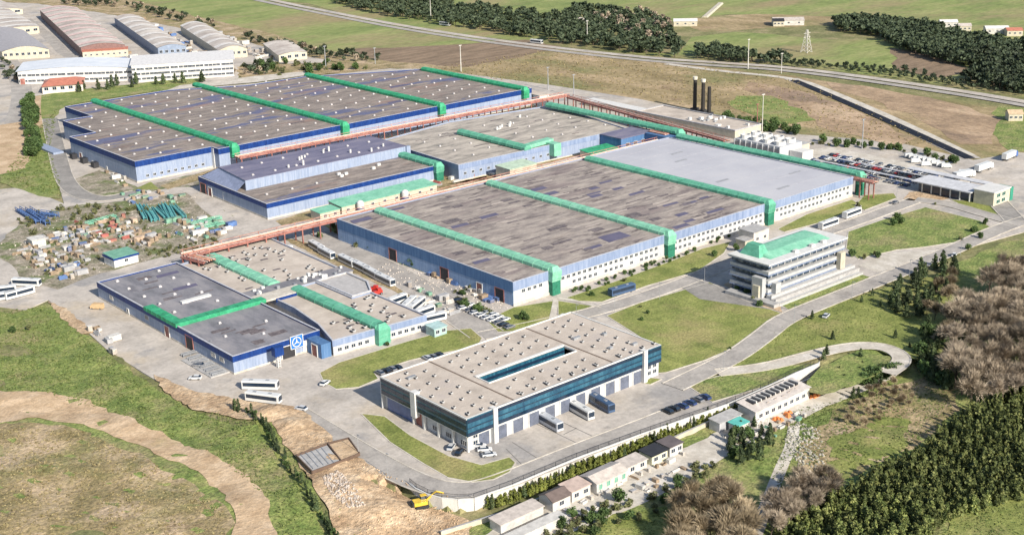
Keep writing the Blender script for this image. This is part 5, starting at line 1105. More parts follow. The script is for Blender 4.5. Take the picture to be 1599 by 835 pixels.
for i, (px, py) in enumerate([(578, 458), (585, 455), (590, 460)]):
    P_ = g(px, py); t = thing('tractor', ['red machine by the grey tank block, left', 'red machine by the grey tank block, middle', 'red machine by the grey tank block, right'][i], 'machine', P_, 1 + i, 'red machines'); mb = MB(); mb.box(-1.8, 1.8, -.8, .8, .6, 1.8, paint('red', CARC['red'])); link('body', mb.mesh('body'), t); mb = MB(); mb.box(-1.4, .2, -.7, .7, 1.8, 2.7, paint('red', CARC['red'])); link('cab', mb.mesh('cab'), t)
    for x in (-1.2, 1.3):
        for y in (-.9, .9): link('wheel', BUS['white'][4][1], t, (x, y, .5))
P_ = g(152, 482); v_ = van(P_, 2.2, plain('tan_lorry', (.5, .35, .2)), 'tan delivery van beside the shaded wall of the emblem hall', None)
for i, (px, py) in enumerate([(838, 60 + 8), (695, 40), (860, 72)][:2]): 
    P_ = g(px, py); bus(P_, math.atan2(-400, 50), 'white', ['white coach on the highway left of the tall masts', 'white coach on the highway further left'][i], 'traffic on the highway')

# ================================================================ TREES
def leaf_quad(mb, c, s, m_, r_):
    a = Vector((r_.uniform(-1, 1), r_.uniform(-1, 1), r_.uniform(-.6, .6))).normalized(); b = a.cross(Vector((r_.uniform(-1, 1), r_.uniform(-1, 1), r_.uniform(-1, 1)))).normalized()
    c = Vector(c); mb.add([c - a * s - b * s * .6, c + a * s - b * s * .5, c + a * s * .8 + b * s * .7, c - a * s * .9 + b * s * .6], [(0, 1, 2, 3)], m_)
def conifer_mesh(h, w_, n_, m_, seed, low=False, leaf=.4):
    r_ = random.Random(seed); c = MB()
    c.tube((0, 0, h * .08), (0, 0, h * .9), w_ * .30, m_, 6, w_ * .05)
    for i in range(n_):
        t = r_.random() ** .8; z = h * (.06 + .92 * t); rr = w_ / 2 * (1 - t) ** .6 * r_.uniform(.55, 1.12) + .05; an = r_.uniform(0, 6.28)
        leaf_quad(c, (rr * math.cos(an), rr * math.sin(an), z), leaf * r_.uniform(.6, 1.2) * (1 - .4 * t), m_, r_)
    tr = MB(); tr.tube((0, 0, -.3), (0, 0, h * .3), w_ * .06, BARK, 6); 
    return c.mesh('crown'), tr.mesh('trunk')
def leafy_mesh(h, w_, n_, m_, seed, lobes=6, leaf=.45, base=.25):
    r_ = random.Random(seed); c = MB(); tr = MB(); L = []
    tr.tube((0, 0, -.3), (0, 0, h * .55), w_ * .045 + .05, BARK, 6, w_ * .02)
    for i in range(lobes):
        an = r_.uniform(0, 6.28); q = r_.uniform(.1, .30) * w_; z = h * r_.uniform(base + .15, .82); L.append((q * math.cos(an), q * math.sin(an), z, w_ * r_.uniform(.18, .30)))
        tr.tube((0, 0, h * r_.uniform(.15, .45)), (L[-1][0], L[-1][1], z), w_ * .02 + .03, BARK, 5, .03)
    for i in range(n_):
        x, y, z, R_ = r_.choice(L); v = Vector((r_.gauss(0, 1), r_.gauss(0, 1), r_.gauss(0, .85))).normalized() * R_ * r_.uniform(.5, 1.15)
        leaf_quad(c, (x + v.x, y + v.y, max(.2, z + v.z)), leaf * r_.uniform(.5, 1.2), m_, r_)
    return c.mesh('crown'), tr.mesh('trunk')
def bare_mesh(h, w_, m_, seed, twigs=3200):
    r_ = random.Random(seed); tr = MB(); c = MB(); tips = []
    def grow(p_, d_, L, r, dep):
        q_ = p_ + d_ * L; tr.tube(p_, q_, r, BARK if dep < 2 else m_, 5, r * .65, caps=False)
        if dep >= 3: tips.append((q_, d_)); return
        for i in range(r_.randint(3, 4)):
            nd = (d_ + Vector((r_.uniform(-1, 1), r_.uniform(-1, 1), r_.uniform(-.2, .6))) * .75).normalized(); grow(q_ - d_ * L * r_.uniform(0, .4), nd, L * r_.uniform(.6, .8), r * .55, dep + 1)
    grow(Vector((0, 0, -.3)), Vector((0, 0, 1)), h * .32, h * .022, 0)
    for i in range(twigs):
        q_, d_ = r_.choice(tips); an = Vector((r_.gauss(0, 1), r_.gauss(0, 1), r_.gauss(.3, .8))).normalized(); s = q_ + an * r_.uniform(0, w_ * .16); e_ = s + (an + d_ * .8).normalized() * r_.uniform(.6, 1.9); sd = an.orthogonal() * r_.uniform(.03, .085)
        c.add([s - sd, s + sd, e_], [(0, 1, 2)], m_)
    return c.mesh('crown'), tr.mesh('trunk')
def proto(pair): return pair
def plant(name, pair, P_, label, group, s=1, cat='tree', rz=None, sx=1):
    t = thing(name, label, cat, P_, U(0, 6.28) if rz is None else rz, group); t.scale = (s * sx, s * sx, s)
    link('crown' if cat == 'tree' else 'foliage', pair[0], t); link('trunk' if cat == 'tree' else 'stem', pair[1], t); return t
def inpoly(p_, poly):
    r = False
    for i in range(len(poly)):
        a, b = poly[i], poly[i - 1]
        if (a[1] > p_[1]) != (b[1] > p_[1]) and p_[0] < (b[0] - a[0]) * (p_[1] - a[1]) / (b[1] - a[1]) + a[0]: r = not r
    return r
def scatter(px, n_, mind, tries=40, follow=True):
    poly = pxh(px) if follow else pxs(px); xs = [p_[0] for p_ in poly]; ys = [p_[1] for p_ in poly]; out = []; grid = {}
    for _ in range(n_ * tries):
        if len(out) >= n_: break
        q = (U(min(xs), max(xs)), U(min(ys), max(ys)))
        if not inpoly(q, poly): continue
        k_ = (int(q[0] // mind), int(q[1] // mind))
        if any((q[0] - o[0]) ** 2 + (q[1] - o[1]) ** 2 < mind * mind for a in (-1, 0, 1) for b in (-1, 0, 1) for o in grid.get((k_[0] + a, k_[1] + b), ())): continue
        grid.setdefault(k_, []).append(q); out.append(q)
    return out
def merged(name, label, cat, spots, meshes, scl, zoff=0, group=None):
    vs = []; fs = []; mi_ = []
    for (x, y) in spots:
        me = random.choice(meshes); s = U(*scl); a = U(0, 6.28); ca, sa = math.cos(a) * s, math.sin(a) * s; o = len(vs); z = hf(x, y) + zoff
        vs += [(x + v[0] * ca - v[1] * sa, y + v[0] * sa + v[1] * ca, z + v[2] * s) for v in me['v']]; fs += [tuple(o + i for i in f) for f in me['f']]; mi_ += me['i']
    me = bpy.data.meshes.new(name); me.from_pydata(vs, [], fs); [me.materials.append(m_) for m_ in meshes[0]['m']]; me.polygons.foreach_set('material_index', mi_); o = link(name, me); o['kind'] = 'stuff'; o['label'] = label; o['category'] = cat
    return o
def flat(me): return dict(v=[tuple(v.co) for v in me.vertices], f=[tuple(f.vertices) for f in me.polygons], m=list(me.materials), i=[f.material_index for f in me.polygons])
# plantation of young conifers, bottom right, planted in rows
PLC = [conifer_mesh(4.3 * (.8 + .1 * (s % 4)), 2.3, 110, LF['cypress'], s, leaf=.40) for s in range(8)]
poly = pxh([(1205, 850), (1225, 812), (1300, 775), (1385, 735), (1452, 700), (1490, 655), (1545, 628), (1610, 600), (1760, 560), (1800, 700), (1700, 755), (1599, 778), (1545, 792), (1490, 812), (1440, 850), (1400, 900), (1200, 910)])
spots = []; x = 180
while x < 470:
    y = 110
    while y < 230:
        q = (x + U(-.35, .35) + (y - 110) * .18, y + U(-.35, .35))
        if inpoly(q, poly) and R() < .9: spots.append(q)
        y += 2.0
    x += 2.2
spots.sort(key=lambda q: q[0] * .646 + q[1] * .763)
vis = [q for q in spots if True]
for q in vis[:300]: plant('conifer', random.choice(PLC), (q[0], q[1], hf(*q)), 'young dark conifer in the dense plantation at the lower right', 'conifers planted in rows at the lower right', U(.65, 1.3), sx=U(.9, 1.25))
lowc = [flat(conifer_mesh(4.3, 2.3, 60, LF['cypress'], 20 + s, leaf=.5)[0]) for s in range(4)]
merged('conifer_plantation', 'rest of the dense dark conifer plantation up the right side', 'trees', vis[300:], lowc, (.65, 1.3))
# clipped yellow-green hedge trees under the white wall
HG = [conifer_mesh(3.0, 1.9, 80, LF['hedge'], 40 + s, leaf=.33) for s in range(4)]; HGD = [conifer_mesh(4.2, 1.5, 90, LF['conifer'], 50 + s, leaf=.3) for s in range(2)]
x = 203
while x < 306:
    for dy in (-1.5, -3.2):
        q = (x + U(-.4, .4), yl(x) + dy - .6 + U(-.4, .4)); dark = R() < .12
        plant('hedge_tree', random.choice(HGD if dark else HG), (q[0], q[1], hf(*q)), 'taller dark slim tree in the hedge under the white wall' if dark else 'yellow-green bushy tree in the hedge under the white wall', 'dark slim trees in the hedge' if dark else 'yellow-green hedge trees', U(.75, 1.15))
    x += 1.5
# hazy bare woodland, right
BR = [bare_mesh(13, 9, LF['bare'], 60 + s) for s in range(4)]; BT = [bare_mesh(9, 8, LF['tan'], 70 + s, 2600) for s in range(3)]
for i, q in enumerate(scatter([(1492, 505), (1560, 440), (1660, 420), (1720, 640), (1600, 640), (1505, 640), (1478, 600)], 130, 3.4)):
    plant('bare_tree', random.choice(BR), (q[0], q[1], hf(*q)), 'tall leafless grey-brown tree in the wood on the right edge', 'leafless trees of the wood on the right', U(.8, 1.25))
for i, q in enumerate(scatter([(1045, 850), (1060, 800), (1110, 775), (1150, 790), (1180, 840), (1160, 900), (1050, 900)], 34, 2.6)):
    plant('bare_tree', random.choice(BT), (q[0], q[1], hf(*q)), 'leafless tan-brown tree in the clump at the bottom middle', 'leafless trees in the bottom middle clump', U(.9, 1.4))
for i, q in enumerate(scatter([(1200, 850), (1215, 800), (1260, 770), (1300, 765), (1290, 790), (1225, 830)], 30, 2.4)):
    plant('bare_tree', random.choice(BR), (q[0], q[1], hf(*q)), 'leafless brown tree between the stony path and the plantation', 'leafless trees by the stony path', U(.5, .85))
for i, q in enumerate(scatter([(1310, 665), (1330, 620), (1400, 600), (1430, 625), (1400, 655), (1350, 670)], 24, 2.6)):
    plant('bare_tree', random.choice(BT), (q[0], q[1], hf(*q)), 'low tan leafless tree on the dry slope below the curved drive', 'low leafless trees on the dry slope', U(.3, .5))
for i, q in enumerate(scatter([(1445, 470), (1490, 430), (1500, 500), (1470, 560), (1450, 520)], 10, 5)):
    plant('bare_tree', random.choice(BT), (q[0], q[1], hf(*q)), 'tan leafless tree on the near edge of the right wood', 'tan leafless trees at the wood edge', U(.7, 1))
# dark evergreens
CF = [conifer_mesh(7, 3.6, 170, LF['conifer'], 80 + s, leaf=.5) for s in range(4)]; LG = [leafy_mesh(5, 5.5, 800, LF['green'], 90 + s, 9, .42, .05) for s in range(3)]; LS = [leafy_mesh(3, 4.2, 260, LF['scrub'], 95 + s, 5, .4, .0) for s in range(3)]
for i, q in enumerate(scatter([(1395, 505), (1385, 470), (1410, 440), (1480, 412), (1500, 430), (1480, 470), (1430, 500), (1410, 515)], 34, 3.4)):
    plant('evergreen_tree', random.choice(CF), (q[0], q[1], hf(*q)), 'dark evergreen on the slope between the right road and the wood', 'dark evergreens above the curved drive', U(.6, 1.1))
for i, q in enumerate(scatter([(1440, 520), (1480, 520), (1480, 610), (1440, 600), (1430, 560)], 24, 3.6)):
    plant('evergreen_tree', random.choice(CF + LG), (q[0], q[1], hf(*q)), 'dark green tree along the near side of the purple wood', 'dark trees along the purple wood', U(.7, 1.1))
for (px, py) in [(1345, 472), (1362, 462), (1375, 478), (1300, 530), (1398, 528), (1290, 568), (1310, 588), (1343, 566), (1346, 578), (1342, 588), (1318, 600), (1352, 600), (1385, 590), (1392, 582), (1402, 586), (1376, 600), (1365, 606), (1332, 622), (1340, 618), (1285, 575), (1420, 545), (1268, 498)]:
    P_ = gh(px, py); plant('evergreen_tree', random.choice(CF), P_, 'small dark evergreen standing on the grass round the curved drive', 'single evergreens round the curved drive', U(.4, .65))
for i, q in enumerate(scatter([(1130, 705), (1140, 675), (1180, 660), (1210, 690), (1200, 720), (1150, 735)], 18, 2.6)):
    plant('evergreen_tree', random.choice(CF + LG[:1]), (q[0], q[1], hf(*q)), 'dark tree between the compound and the stony path', 'dark trees by the stony path', U(.5, .85))
for i, q in enumerate(scatter([(850, 840), (880, 808), (940, 790), (1030, 765), (1100, 720), (1130, 735), (1060, 790), (960, 825), (880, 855)], 46, 2.6)):
    plant('bush', random.choice(LS + LG[:1]), (q[0], q[1], hf(*q)), 'green bush on the bank below the compound lane', 'bushes below the compound lane', U(.45, .8), 'bush')
# ditch line of slim trees, bottom left
SL = [conifer_mesh(5, 1.8, 100, LF['conifer'], 110 + s, leaf=.38) for s in range(3)] + [leafy_mesh(4, 2.6, 200, LF['green'], 115, 4, .35, .05)]
ln = smooth([gh(a, b).to_2d() for a, b in [(366, 640), (395, 648), (425, 680), (440, 712), (455, 742), (478, 770), (500, 800), (530, 850)]], 2); k_ = 0
for p_, q_ in zip(ln, ln[1:]):
    nn = max(1, int((q_ - p_).length / 1.7))
    for i in range(nn):
        o = p_ + (q_ - p_) * (i / nn) + Vector((U(-.8, .8), U(-.8, .8)))
        plant('slim_tree', random.choice(SL), (o.x, o.y, hf(o.x, o.y)), 'slim dark tree in the line along the ditch beside the earthworks', 'slim trees along the ditch', U(.45, .95))
for px, py in ((1350, 600), (1362, 596), (1372, 592), (1382, 590), (1392, 586), (1401, 582), (1356, 592), (1378, 584)): plant('dark_bush', random.choice(LG), gh(px, py), 'dense dark bush at the end of the curved drive above the pale lane', 'dark bushes at the end of the curved drive', U(.7, .95), 'bush')
# bushes about the works
def bushes(px, n_, mind, label, group, sc=(.4, .8), kinds=None, cat='bush'):
    for q in scatter(px, n_, mind): plant({'small': 'shrub', 'dark ': 'dark_bush', 'grey-': 'weed_bush', 'olive': 'scrub_bush'}.get(label[:5], 'bush'), random.choice(kinds or LS), (q[0], q[1], hf(*q)), label, group, U(*sc), cat)
bushes([(510, 350), (545, 352), (560, 370), (690, 428), (670, 428), (540, 380)], 22, 2.2, 'bush in the strip along the blue side wall of the largest hall', 'bushes along the blue side wall', (.5, 1.0), LS + LG[:1])
bushes([(20, 345), (50, 330), (110, 325), (180, 318), (235, 330), (180, 345), (110, 365), (40, 375)], 46, 2.4, 'olive scrub bush in the upper part of the scrap yard', 'scrub in the upper scrap yard', (.4, .9), LS)
bushes([(225, 392), (300, 380), (350, 372), (330, 385), (245, 408)], 30, 1.8, 'grey-green bush behind the back edge of the emblem hall', 'bushes behind the emblem hall', (.35, .6), LS)
bushes([(700, 455), (730, 450), (800, 488), (770, 500), (720, 480)], 14, 2.2, 'bush among the parked cars at the foot of the largest hall', 'bushes at the foot of the largest hall', (.4, .7), LS + LG[:1])
bushes([(830, 452), (880, 460), (1040, 405), (1130, 372), (1200, 345), (1190, 352), (1040, 412), (900, 462)], 34, 1.6, 'small dark shrub at the foot of the long windowed wall', 'shrubs along the long windowed wall', (.22, .42), LG)
for (px, py, s) in [(815, 498, .6), (823, 500, .5), (975, 440, .5), (925, 462, .4), (1002, 500, .3), (1012, 490, .3), (1000, 480, .3), (1140, 545, .2), (1175, 470, .6), (1185, 478, .5), (1165, 462, .5), (1150, 455, .45), (1400, 345, .7), (1408, 350, .6), (1395, 352, .6), (1115, 400, .5), (1150, 392, .6), (1172, 350, .7), (1145, 400, .5), (1340, 322, .6), (45, 515, .7), (20, 518, .5), (500, 370, .5), (750, 690, .25), (741, 686, .2), (1512, 390, .5), (1530, 372, .5), (605, 540, .3), (1460, 320, .4), (1330, 400, .6), (1350, 404, .6), (1366, 398, .5), (1370, 402, .5), (1500, 375, .6), (1520, 362, .6), (1538, 350, .5)]:
    plant('bush', random.choice(LG + LS[:1]), gh(px, py), 'single bush on the works lawns and verges', 'single bushes on the lawns', s, 'bush')
bushes([(38, 160), (55, 155), (60, 230), (55, 265), (45, 240)], 40, 2.6, 'dark green tree in the line between the left street and the warehouse', 'trees in the line left of the far warehouse', (.8, 1.3), LG)
bushes([(1260, 225), (1340, 232), (1420, 240), (1500, 262), (1490, 252), (1400, 230), (1290, 218)], 26, 4, 'dark bush behind the staff car park', 'bushes behind the staff car park', (.4, .9), LG + LS)
bushes([(1150, 195), (1250, 215), (1245, 206), (1130, 185)], 18, 4, 'dark bush behind the cooling block', 'bushes behind the cooling block', (.7, 1.2), LG)
bushes([(370, 105), (440, 100), (500, 100), (600, 108), (510, 115), (400, 120)], 34, 5, 'bush on the verge behind the far warehouse', 'bushes on the verge behind the far warehouse', (.7, 1.3), LG + LS)
bushes([(120, 145), (200, 137), (330, 128), (330, 124), (200, 132), (125, 138)], 14, 5, 'small conifer below the long white block', 'trees below the long white block', (.8, 1.3), CF)
# far tree belts: one joined mesh each tree
def far_tree(seed, m_, h=9, w_=8):
    r_ = random.Random(seed); c = MB(); c.tube((0, 0, -.5), (0, 0, h * .5), .3, BARK, 4)
    pts = [(r_.uniform(-.25, .25) * w_, r_.uniform(-.25, .25) * w_, h * r_.uniform(.4, .78), w_ * r_.uniform(.2, .3)) for _ in range(5)]
    for i in range(130):
        x, y, z, R_ = r_.choice(pts); v = Vector((r_.gauss(0, 1), r_.gauss(0, 1), r_.gauss(0, 1))).normalized() * R_ * r_.uniform(.5, 1.1); leaf_quad(c, (x + v.x, y + v.y, z + v.z), r_.uniform(.5, 1.1), m_, r_)
    return c.mesh('pine_tree')
FT = [far_tree(200 + s, LF['pine']) for s in range(5)]; FB = [far_tree(210 + s, LF['bare'], 8, 8) for s in range(2)]
beltA = [(500, -25), (510, 3), (600, 24), (700, 41), (800, 56), (900, 72), (1000, 85), (1060, 94), (1070, 80), (1050, 62), (1040, 38), (980, 22), (900, 14), (880, 30), (800, 24), (720, 10), (640, -12)]
beltB = [(1085, 92), (1180, 101), (1170, 88), (1130, 80), (1090, 82)]
beltC = [(1300, 38), (1340, 34), (1430, 42), (1500, 60), (1570, 72), (1640, 80), (1640, 150), (1560, 142), (1500, 126), (1540, 110), (1470, 98), (1405, 78), (1370, 58), (1310, 50)]
beltD = [(1180, 100), (1300, 108), (1420, 125), (1500, 138), (1599, 150), (1599, 144), (1480, 124), (1400, 108), (1300, 102), (1190, 94)]
sp1 = [(q, 'dark pine in the belt along the highway', 'pines in the belt along the highway') for q in scatter(beltA, 700, 4.1, follow=False)] + [(q, 'dark pine in the short belt right of the main belt', 'pines in the short belt') for q in scatter(beltB, 30, 5.5, follow=False)]
sp2 = [(q, 'dark pine in the wood at the upper right', 'pines in the upper right wood') for q in scatter(beltC, 560, 4.1, follow=False)] + [(q, 'low dark tree on the near verge of the highway, right', 'low trees on the highway verge') for q in scatter(beltD, 110, 4.5, follow=False)]
allp = sorted(sp1 + sp2, key=lambda e_: e_[0][0] * .646 + e_[0][1] * .763)
for (q, lb_, gr) in allp[:300]:
    low = 'low' in lb_; s = U(.35, .6) if low else U(.8, 1.25); t = thing('pine_tree', lb_, 'tree', (q[0], q[1], -.1), U(0, 6), gr, random.choice(FT)); t.name = 'verge_tree' if low else 'pine_tree'; t.scale = (s, s, s)
merged('pine_wood', 'rest of the dark pines in the far tree belts', 'trees', [e_[0] for e_ in allp[300:]], [flat(m2) for m2 in FT], (.8, 1.25))
for q in scatter([(910, 30), (1000, 22), (1055, 42), (1045, 75), (1000, 60), (930, 35)], 45, 6, follow=False):
    t = thing('bare_tree', 'leafless brown tree among the far pines by the farmhouse', 'tree', (q[0], q[1], -.1), 0, 'leafless trees by the far farmhouse', random.choice(FB)); t.scale = (1, 1, U(.8, 1.3))
for nme, px, n_, lb_ in (('a', [(90, 0), (190, 5), (280, 22), (350, 42), (345, 46), (270, 32), (180, 14), (100, 8)], 60, 'dark tree in the row behind the vaulted halls'), ('b', [(380, 55), (480, 78), (560, 88), (600, 96), (560, 98), (460, 86), (390, 66)], 50, 'tree in the row right of the estate'), ('c', [(0, 95), (30, 110), (35, 130), (0, 125)], 14, 'dark tree at the left end of the long white block'), ('d', [(360, 118), (400, 105), (430, 100), (420, 118)], 14, 'tree at the right end of the long white block')):
    for q in scatter(px, n_, 5, follow=False):
        t = thing('estate_tree', lb_, 'tree', (q[0], q[1], -.1), U(0, 6), lb_.replace('dark tree', 'trees').replace('tree in', 'trees in'), random.choice(FT + FB[:1])); s = U(.5, .9); t.scale = (s, s, s)

# ================================================================ SCRAP YARD, CRATES, RACKS
BRN = plain('crate_wood', (.28, .21, .145), var=.3); GRYP = plain('crate_grey', (.33, .33, .34)); WHT = plain('crate_white', (.52, .50, .47), var=.25); BLU = plain('crate_blue', (.09, .16, .34), var=.3); ORG = plain('crate_tan', (.44, .33, .245), var=.3); GRN = plain('crate_green', (.16, .30, .22), var=.3); REDC = plain('crate_red', (.38, .12, .10), var=.3); TEALP = mat('teal_paint', [(.05, .22, .23), (.09, .32, .33), (.20, .42, .42)], 1)
def crate(m_, sx, sy, sz):
    b = MB(); b.box(-sx / 2, sx / 2, -sy / 2, sy / 2, .12, sz, m_); l_ = MB()
    for i in range(3): y = -sy / 2 + .15 + (sy - .3) * i / 2; l_.box(-sx / 2 - .05, sx / 2 + .05, y - .1, y + .1, 0, .12, BRN)
    for z in (.35, sz - .25):
        l_.box(-sx / 2 - .06, sx / 2 + .06, -sy / 2 - .06, -sy / 2, z, z + .14, m_); l_.box(-sx / 2 - .06, sx / 2 + .06, sy / 2, sy / 2 + .06, z, z + .14, m_)
    return b.mesh('box'), l_.mesh('batten')
def pallet(m_, sx, sy, n_):
    b = MB(); l_ = MB()
    for k in range(n_):
        z = k * .34; b.box(-sx / 2, sx / 2, -sy / 2, sy / 2, z + .14, z + .30, m_)
        for i in range(3): y = -sy / 2 + .1 + (sy - .2) * i / 2; l_.box(-sx / 2, sx / 2, y - .08, y + .08, z, z + .14, BRN)
    return b.mesh('boards'), l_.mesh('bearer')
def bin_(m_, sx, sy, sz):
    b = MB(); o_ = [(-sx / 2, -sy / 2), (sx / 2, -sy / 2), (sx / 2, sy / 2), (-sx / 2, sy / 2)]; ring(b, o_, [(x * .92, y * .92) for x, y in o_], 0, sz, m_); l_ = MB(); l_.prism([(x * .9, y * .9) for x, y in o_], .1, sz * U(.4, .8), random.choice((DARK, BRN, GRYP)))
    return b.mesh('side'), l_.mesh('load')
def pipes(m_, L, n_):
    b = MB(); l_ = MB()
    for k in range(n_):
        for j in range(n_ - k): b.tube((-L / 2 + U(-.3, .3), (j - (n_ - k) / 2) * .42, .2 + k * .36), (L / 2, (j - (n_ - k) / 2) * .42, .2 + k * .36), .19, m_, 6)
    l_.box(-L / 3, -L / 3 + .2, -n_ * .25, n_ * .25, -.02, .1, BRN); l_.box(L / 3, L / 3 + .2, -n_ * .25, n_ * .25, -.02, .1, BRN)
    return b.mesh('pipes'), l_.mesh('bearer')
CR = {n_: [crate(m_, *s) for s in ((2, 1.6, 1.3), (3.2, 2, 1.8), (1.4, 1.2, 1.1), (4.6, 2.2, 2.2))] for n_, m_ in (('brown', BRN), ('grey', GRYP), ('white', WHT), ('blue', BLU), ('orange', ORG), ('green', GRN), ('red', REDC))}
CMAT = {'brown': BRN, 'grey': GRYP, 'white': WHT, 'blue': BLU, 'orange': ORG, 'green': GRN, 'red': REDC}
CK = {'pallet_stack': {n_: [pallet(m_, 2.2, 1.6, 4), pallet(m_, 3.4, 1.8, 3), pallet(m_, 1.6, 1.4, 6)] for n_, m_ in CMAT.items()}, 'steel_bin': {n_: [bin_(m_, 2.4, 1.6, 1.1), bin_(m_, 1.6, 1.3, .9), bin_(m_, 3.4, 1.7, 1.3)] for n_, m_ in CMAT.items()}, 'pipe_bundle': {n_: [pipes(m_, 5, 3), pipes(m_, 3.5, 4)] for n_, m_ in CMAT.items()}}
def crates(px, n_, mind, cols, where, rz0=0.0, sc=1.0):
    seen_ = set()
    for q in scatter(px, int(n_ * 2), mind * .7, follow=True):
        gx, gy = round(q[0] / 2.9), round(q[1] / 2.6)
        if (gx, gy) in seen_ or gy % 5 == 0 or (gx % 9 == 0): continue
        seen_.add((gx, gy)); q = (gx * 2.9 + U(-.5, .5), gy * 2.6 + U(-.4, .4))
        c = random.choice(cols); kd = random.choice(('crate', 'pallet_stack', 'steel_bin', 'pallet_stack', 'pipe_bundle')); b, l_ = random.choice(CR[c] if kd == 'crate' else CK[kd][c]); rz = rz0 + random.choice((0, 0, math.pi / 2)) + U(-.1, .1)
        wd_ = kd.replace('_', ' '); n1, n2 = (b.name.split('.')[0], l_.name.split('.')[0])
        t = thing(kd, '%s %s %s' % (c, wd_, where), wd_, (q[0], q[1], hf(q[0], q[1]) + .05), rz, '%s %ss %s' % (c, wd_, where)); t.scale = (sc, sc, sc); link(n1, b, t); link(n2, l_, t)
crates([(30, 385), (60, 372), (120, 355), (160, 352), (165, 375), (135, 400), (140, 425), (100, 440), (60, 420), (30, 400)], 90, 2.4, ['white', 'white', 'grey', 'brown', 'grey', 'blue', 'brown', 'grey'], 'in the left part of the scrap yard')
crates([(120, 350), (190, 340), (215, 352), (205, 375), (150, 385), (125, 370)], 50, 2.4, ['brown', 'brown', 'red', 'white', 'orange', 'green'], 'in the middle of the scrap yard')
crates([(75, 30), (190, 100), (240, 98), (120, 18)], 20, 6, ['white', 'grey', 'brown', 'blue', 'red'], 'between the vaulted halls', sc=1.5)
crates([(230, 30), (300, 70), (340, 92), (300, 92), (215, 30)], 20, 6, ['white', 'grey', 'brown', 'blue'], 'beside the blue-grey vaulted hall', sc=1.5)
crates([(330, 45), (430, 90), (430, 98), (395, 92)], 16, 6, ['white', 'grey', 'brown'], 'right of the cream-fronted vaulted hall', sc=1.5)
bushes([(60, 360), (140, 345), (220, 345), (260, 372), (220, 400), (140, 425), (70, 430), (30, 400)], 90, 2.2, 'grey-green weed bush among the goods of the scrap yard', 'weed bushes among the scrap yard goods', (.25, .5), LS, 'weed')
crates([(195, 365), (215, 358), (262, 372), (240, 385), (205, 380)], 26, 2.0, ['orange', 'brown', 'grey', 'brown'], 'in the tan pile of the scrap yard')
crates([(265, 345), (330, 345), (370, 352), (340, 372), (300, 378), (270, 365)], 44, 2.4, ['white', 'grey', 'green', 'blue', 'brown', 'white'], 'in the right part of the scrap yard')
crates([(640, 402), (665, 405), (735, 440), (790, 468), (770, 475), (700, 442), (640, 412)], 60, 2.0, ['blue', 'blue', 'white', 'grey', 'brown', 'white'], 'along the blue side wall of the largest hall')
crates([(190, 305), (215, 298), (290, 305), (285, 318), (200, 318)], 16, 2.4, ['blue', 'grey', 'brown', 'green'], 'beside the loop road above the scrap yard')
crates([(160, 275), (170, 262), (205, 285), (190, 295)], 10, 2.4, ['white', 'grey', 'brown'], 'on the ground left of the far warehouse corner')
crates([(640, 445), (690, 465), (720, 490), (700, 490), (640, 460)], 22, 2.2, ['white', 'white', 'grey', 'green'], 'beside the inner road near the red machines')
crates([(130, 520), (160, 540), (200, 560), (190, 520), (150, 500)], 10, 3, ['grey', 'white', 'brown'], 'on the apron by the rough grass')
crates([(500, 305), (640, 280), (690, 285), (640, 305), (520, 330)], 18, 2.4, ['white', 'brown', 'red', 'white'], 'between the pipe rack and the long green shed')
crates([(680, 270), (760, 262), (775, 275), (700, 285)], 12, 2.4, ['white', 'red', 'grey'], 'in front of the centre hall')
crates([(760, 850), (900, 785), (1010, 735), (1060, 712), (1090, 722), (1010, 765), (900, 815), (790, 860)], 46, 2.0, ['white', 'white', 'brown', 'grey', 'white', 'grey'], 'along the compound lane', sc=.6)
crates([(1130, 680), (1180, 655), (1240, 640), (1260, 632), (1250, 650), (1200, 690), (1150, 700)], 22, 2.0, ['white', 'grey', 'brown', 'green'], 'in front of the long workshop', sc=.6)
crates([(340, 245), (350, 235), (362, 236), (350, 250)], 4, 2.4, ['grey'], 'in the gap at the far warehouse end pier')
def rack_frame(label, a_, b_, h, wd, m_, group):
    p_, q_ = g(*a_), g(*b_); d_ = q_ - p_; L = d_.length; t = thing('storage_rack', label, 'frame', p_, math.atan2(d_.y, d_.x), group); pm_ = box_mesh('upright', .2, .2, h, m_)
    n_ = max(2, int(L / 3))
    for i in range(n_ + 1):
        for s in (-1, 1): link('upright', pm_, t, (L * i / n_, s * wd / 2, 0))
    for z in (.5, h * .55, h):
        for s in (-1, 1):
            mb = MB(); mb.box(0, L, s * wd / 2 - .13, s * wd / 2 + .13, z - .12, z + .12, m_); link('rail', mb.mesh('rail'), t)
    mb = MB(); mb.box(.2, L - .2, -wd / 2 + .1, wd / 2 - .1, h * .5, h * .5 + .1, m_); link('shelf', mb.mesh('shelf'), t)
for i in range(9):
    x = 214 + i * 7 + U(-1.5, 1.5); rack_frame('teal steel frame in the fan of stacked frames, %s from the left' % ['first', 'second', 'third', 'fourth', 'fifth', 'sixth', 'seventh', 'eighth', 'ninth'][i], (x, 320 + U(0, 7)), (x + 15 + U(-4, 3), 337 + U(0, 10)), U(1.2, 2.4), 1.6, TEALP, 'teal steel frames')
for i, (a_, b_) in enumerate([((28, 330), (60, 350)), ((44, 330), (70, 346)), ((55, 340), (75, 352)), ((62, 336), (90, 340))]): rack_frame('blue steel frame at the left end of the scrap yard, %s' % ['lowest', 'second', 'third', 'rearmost'][i], a_, b_, 2.4, 2.2, BLU, 'blue steel frames')
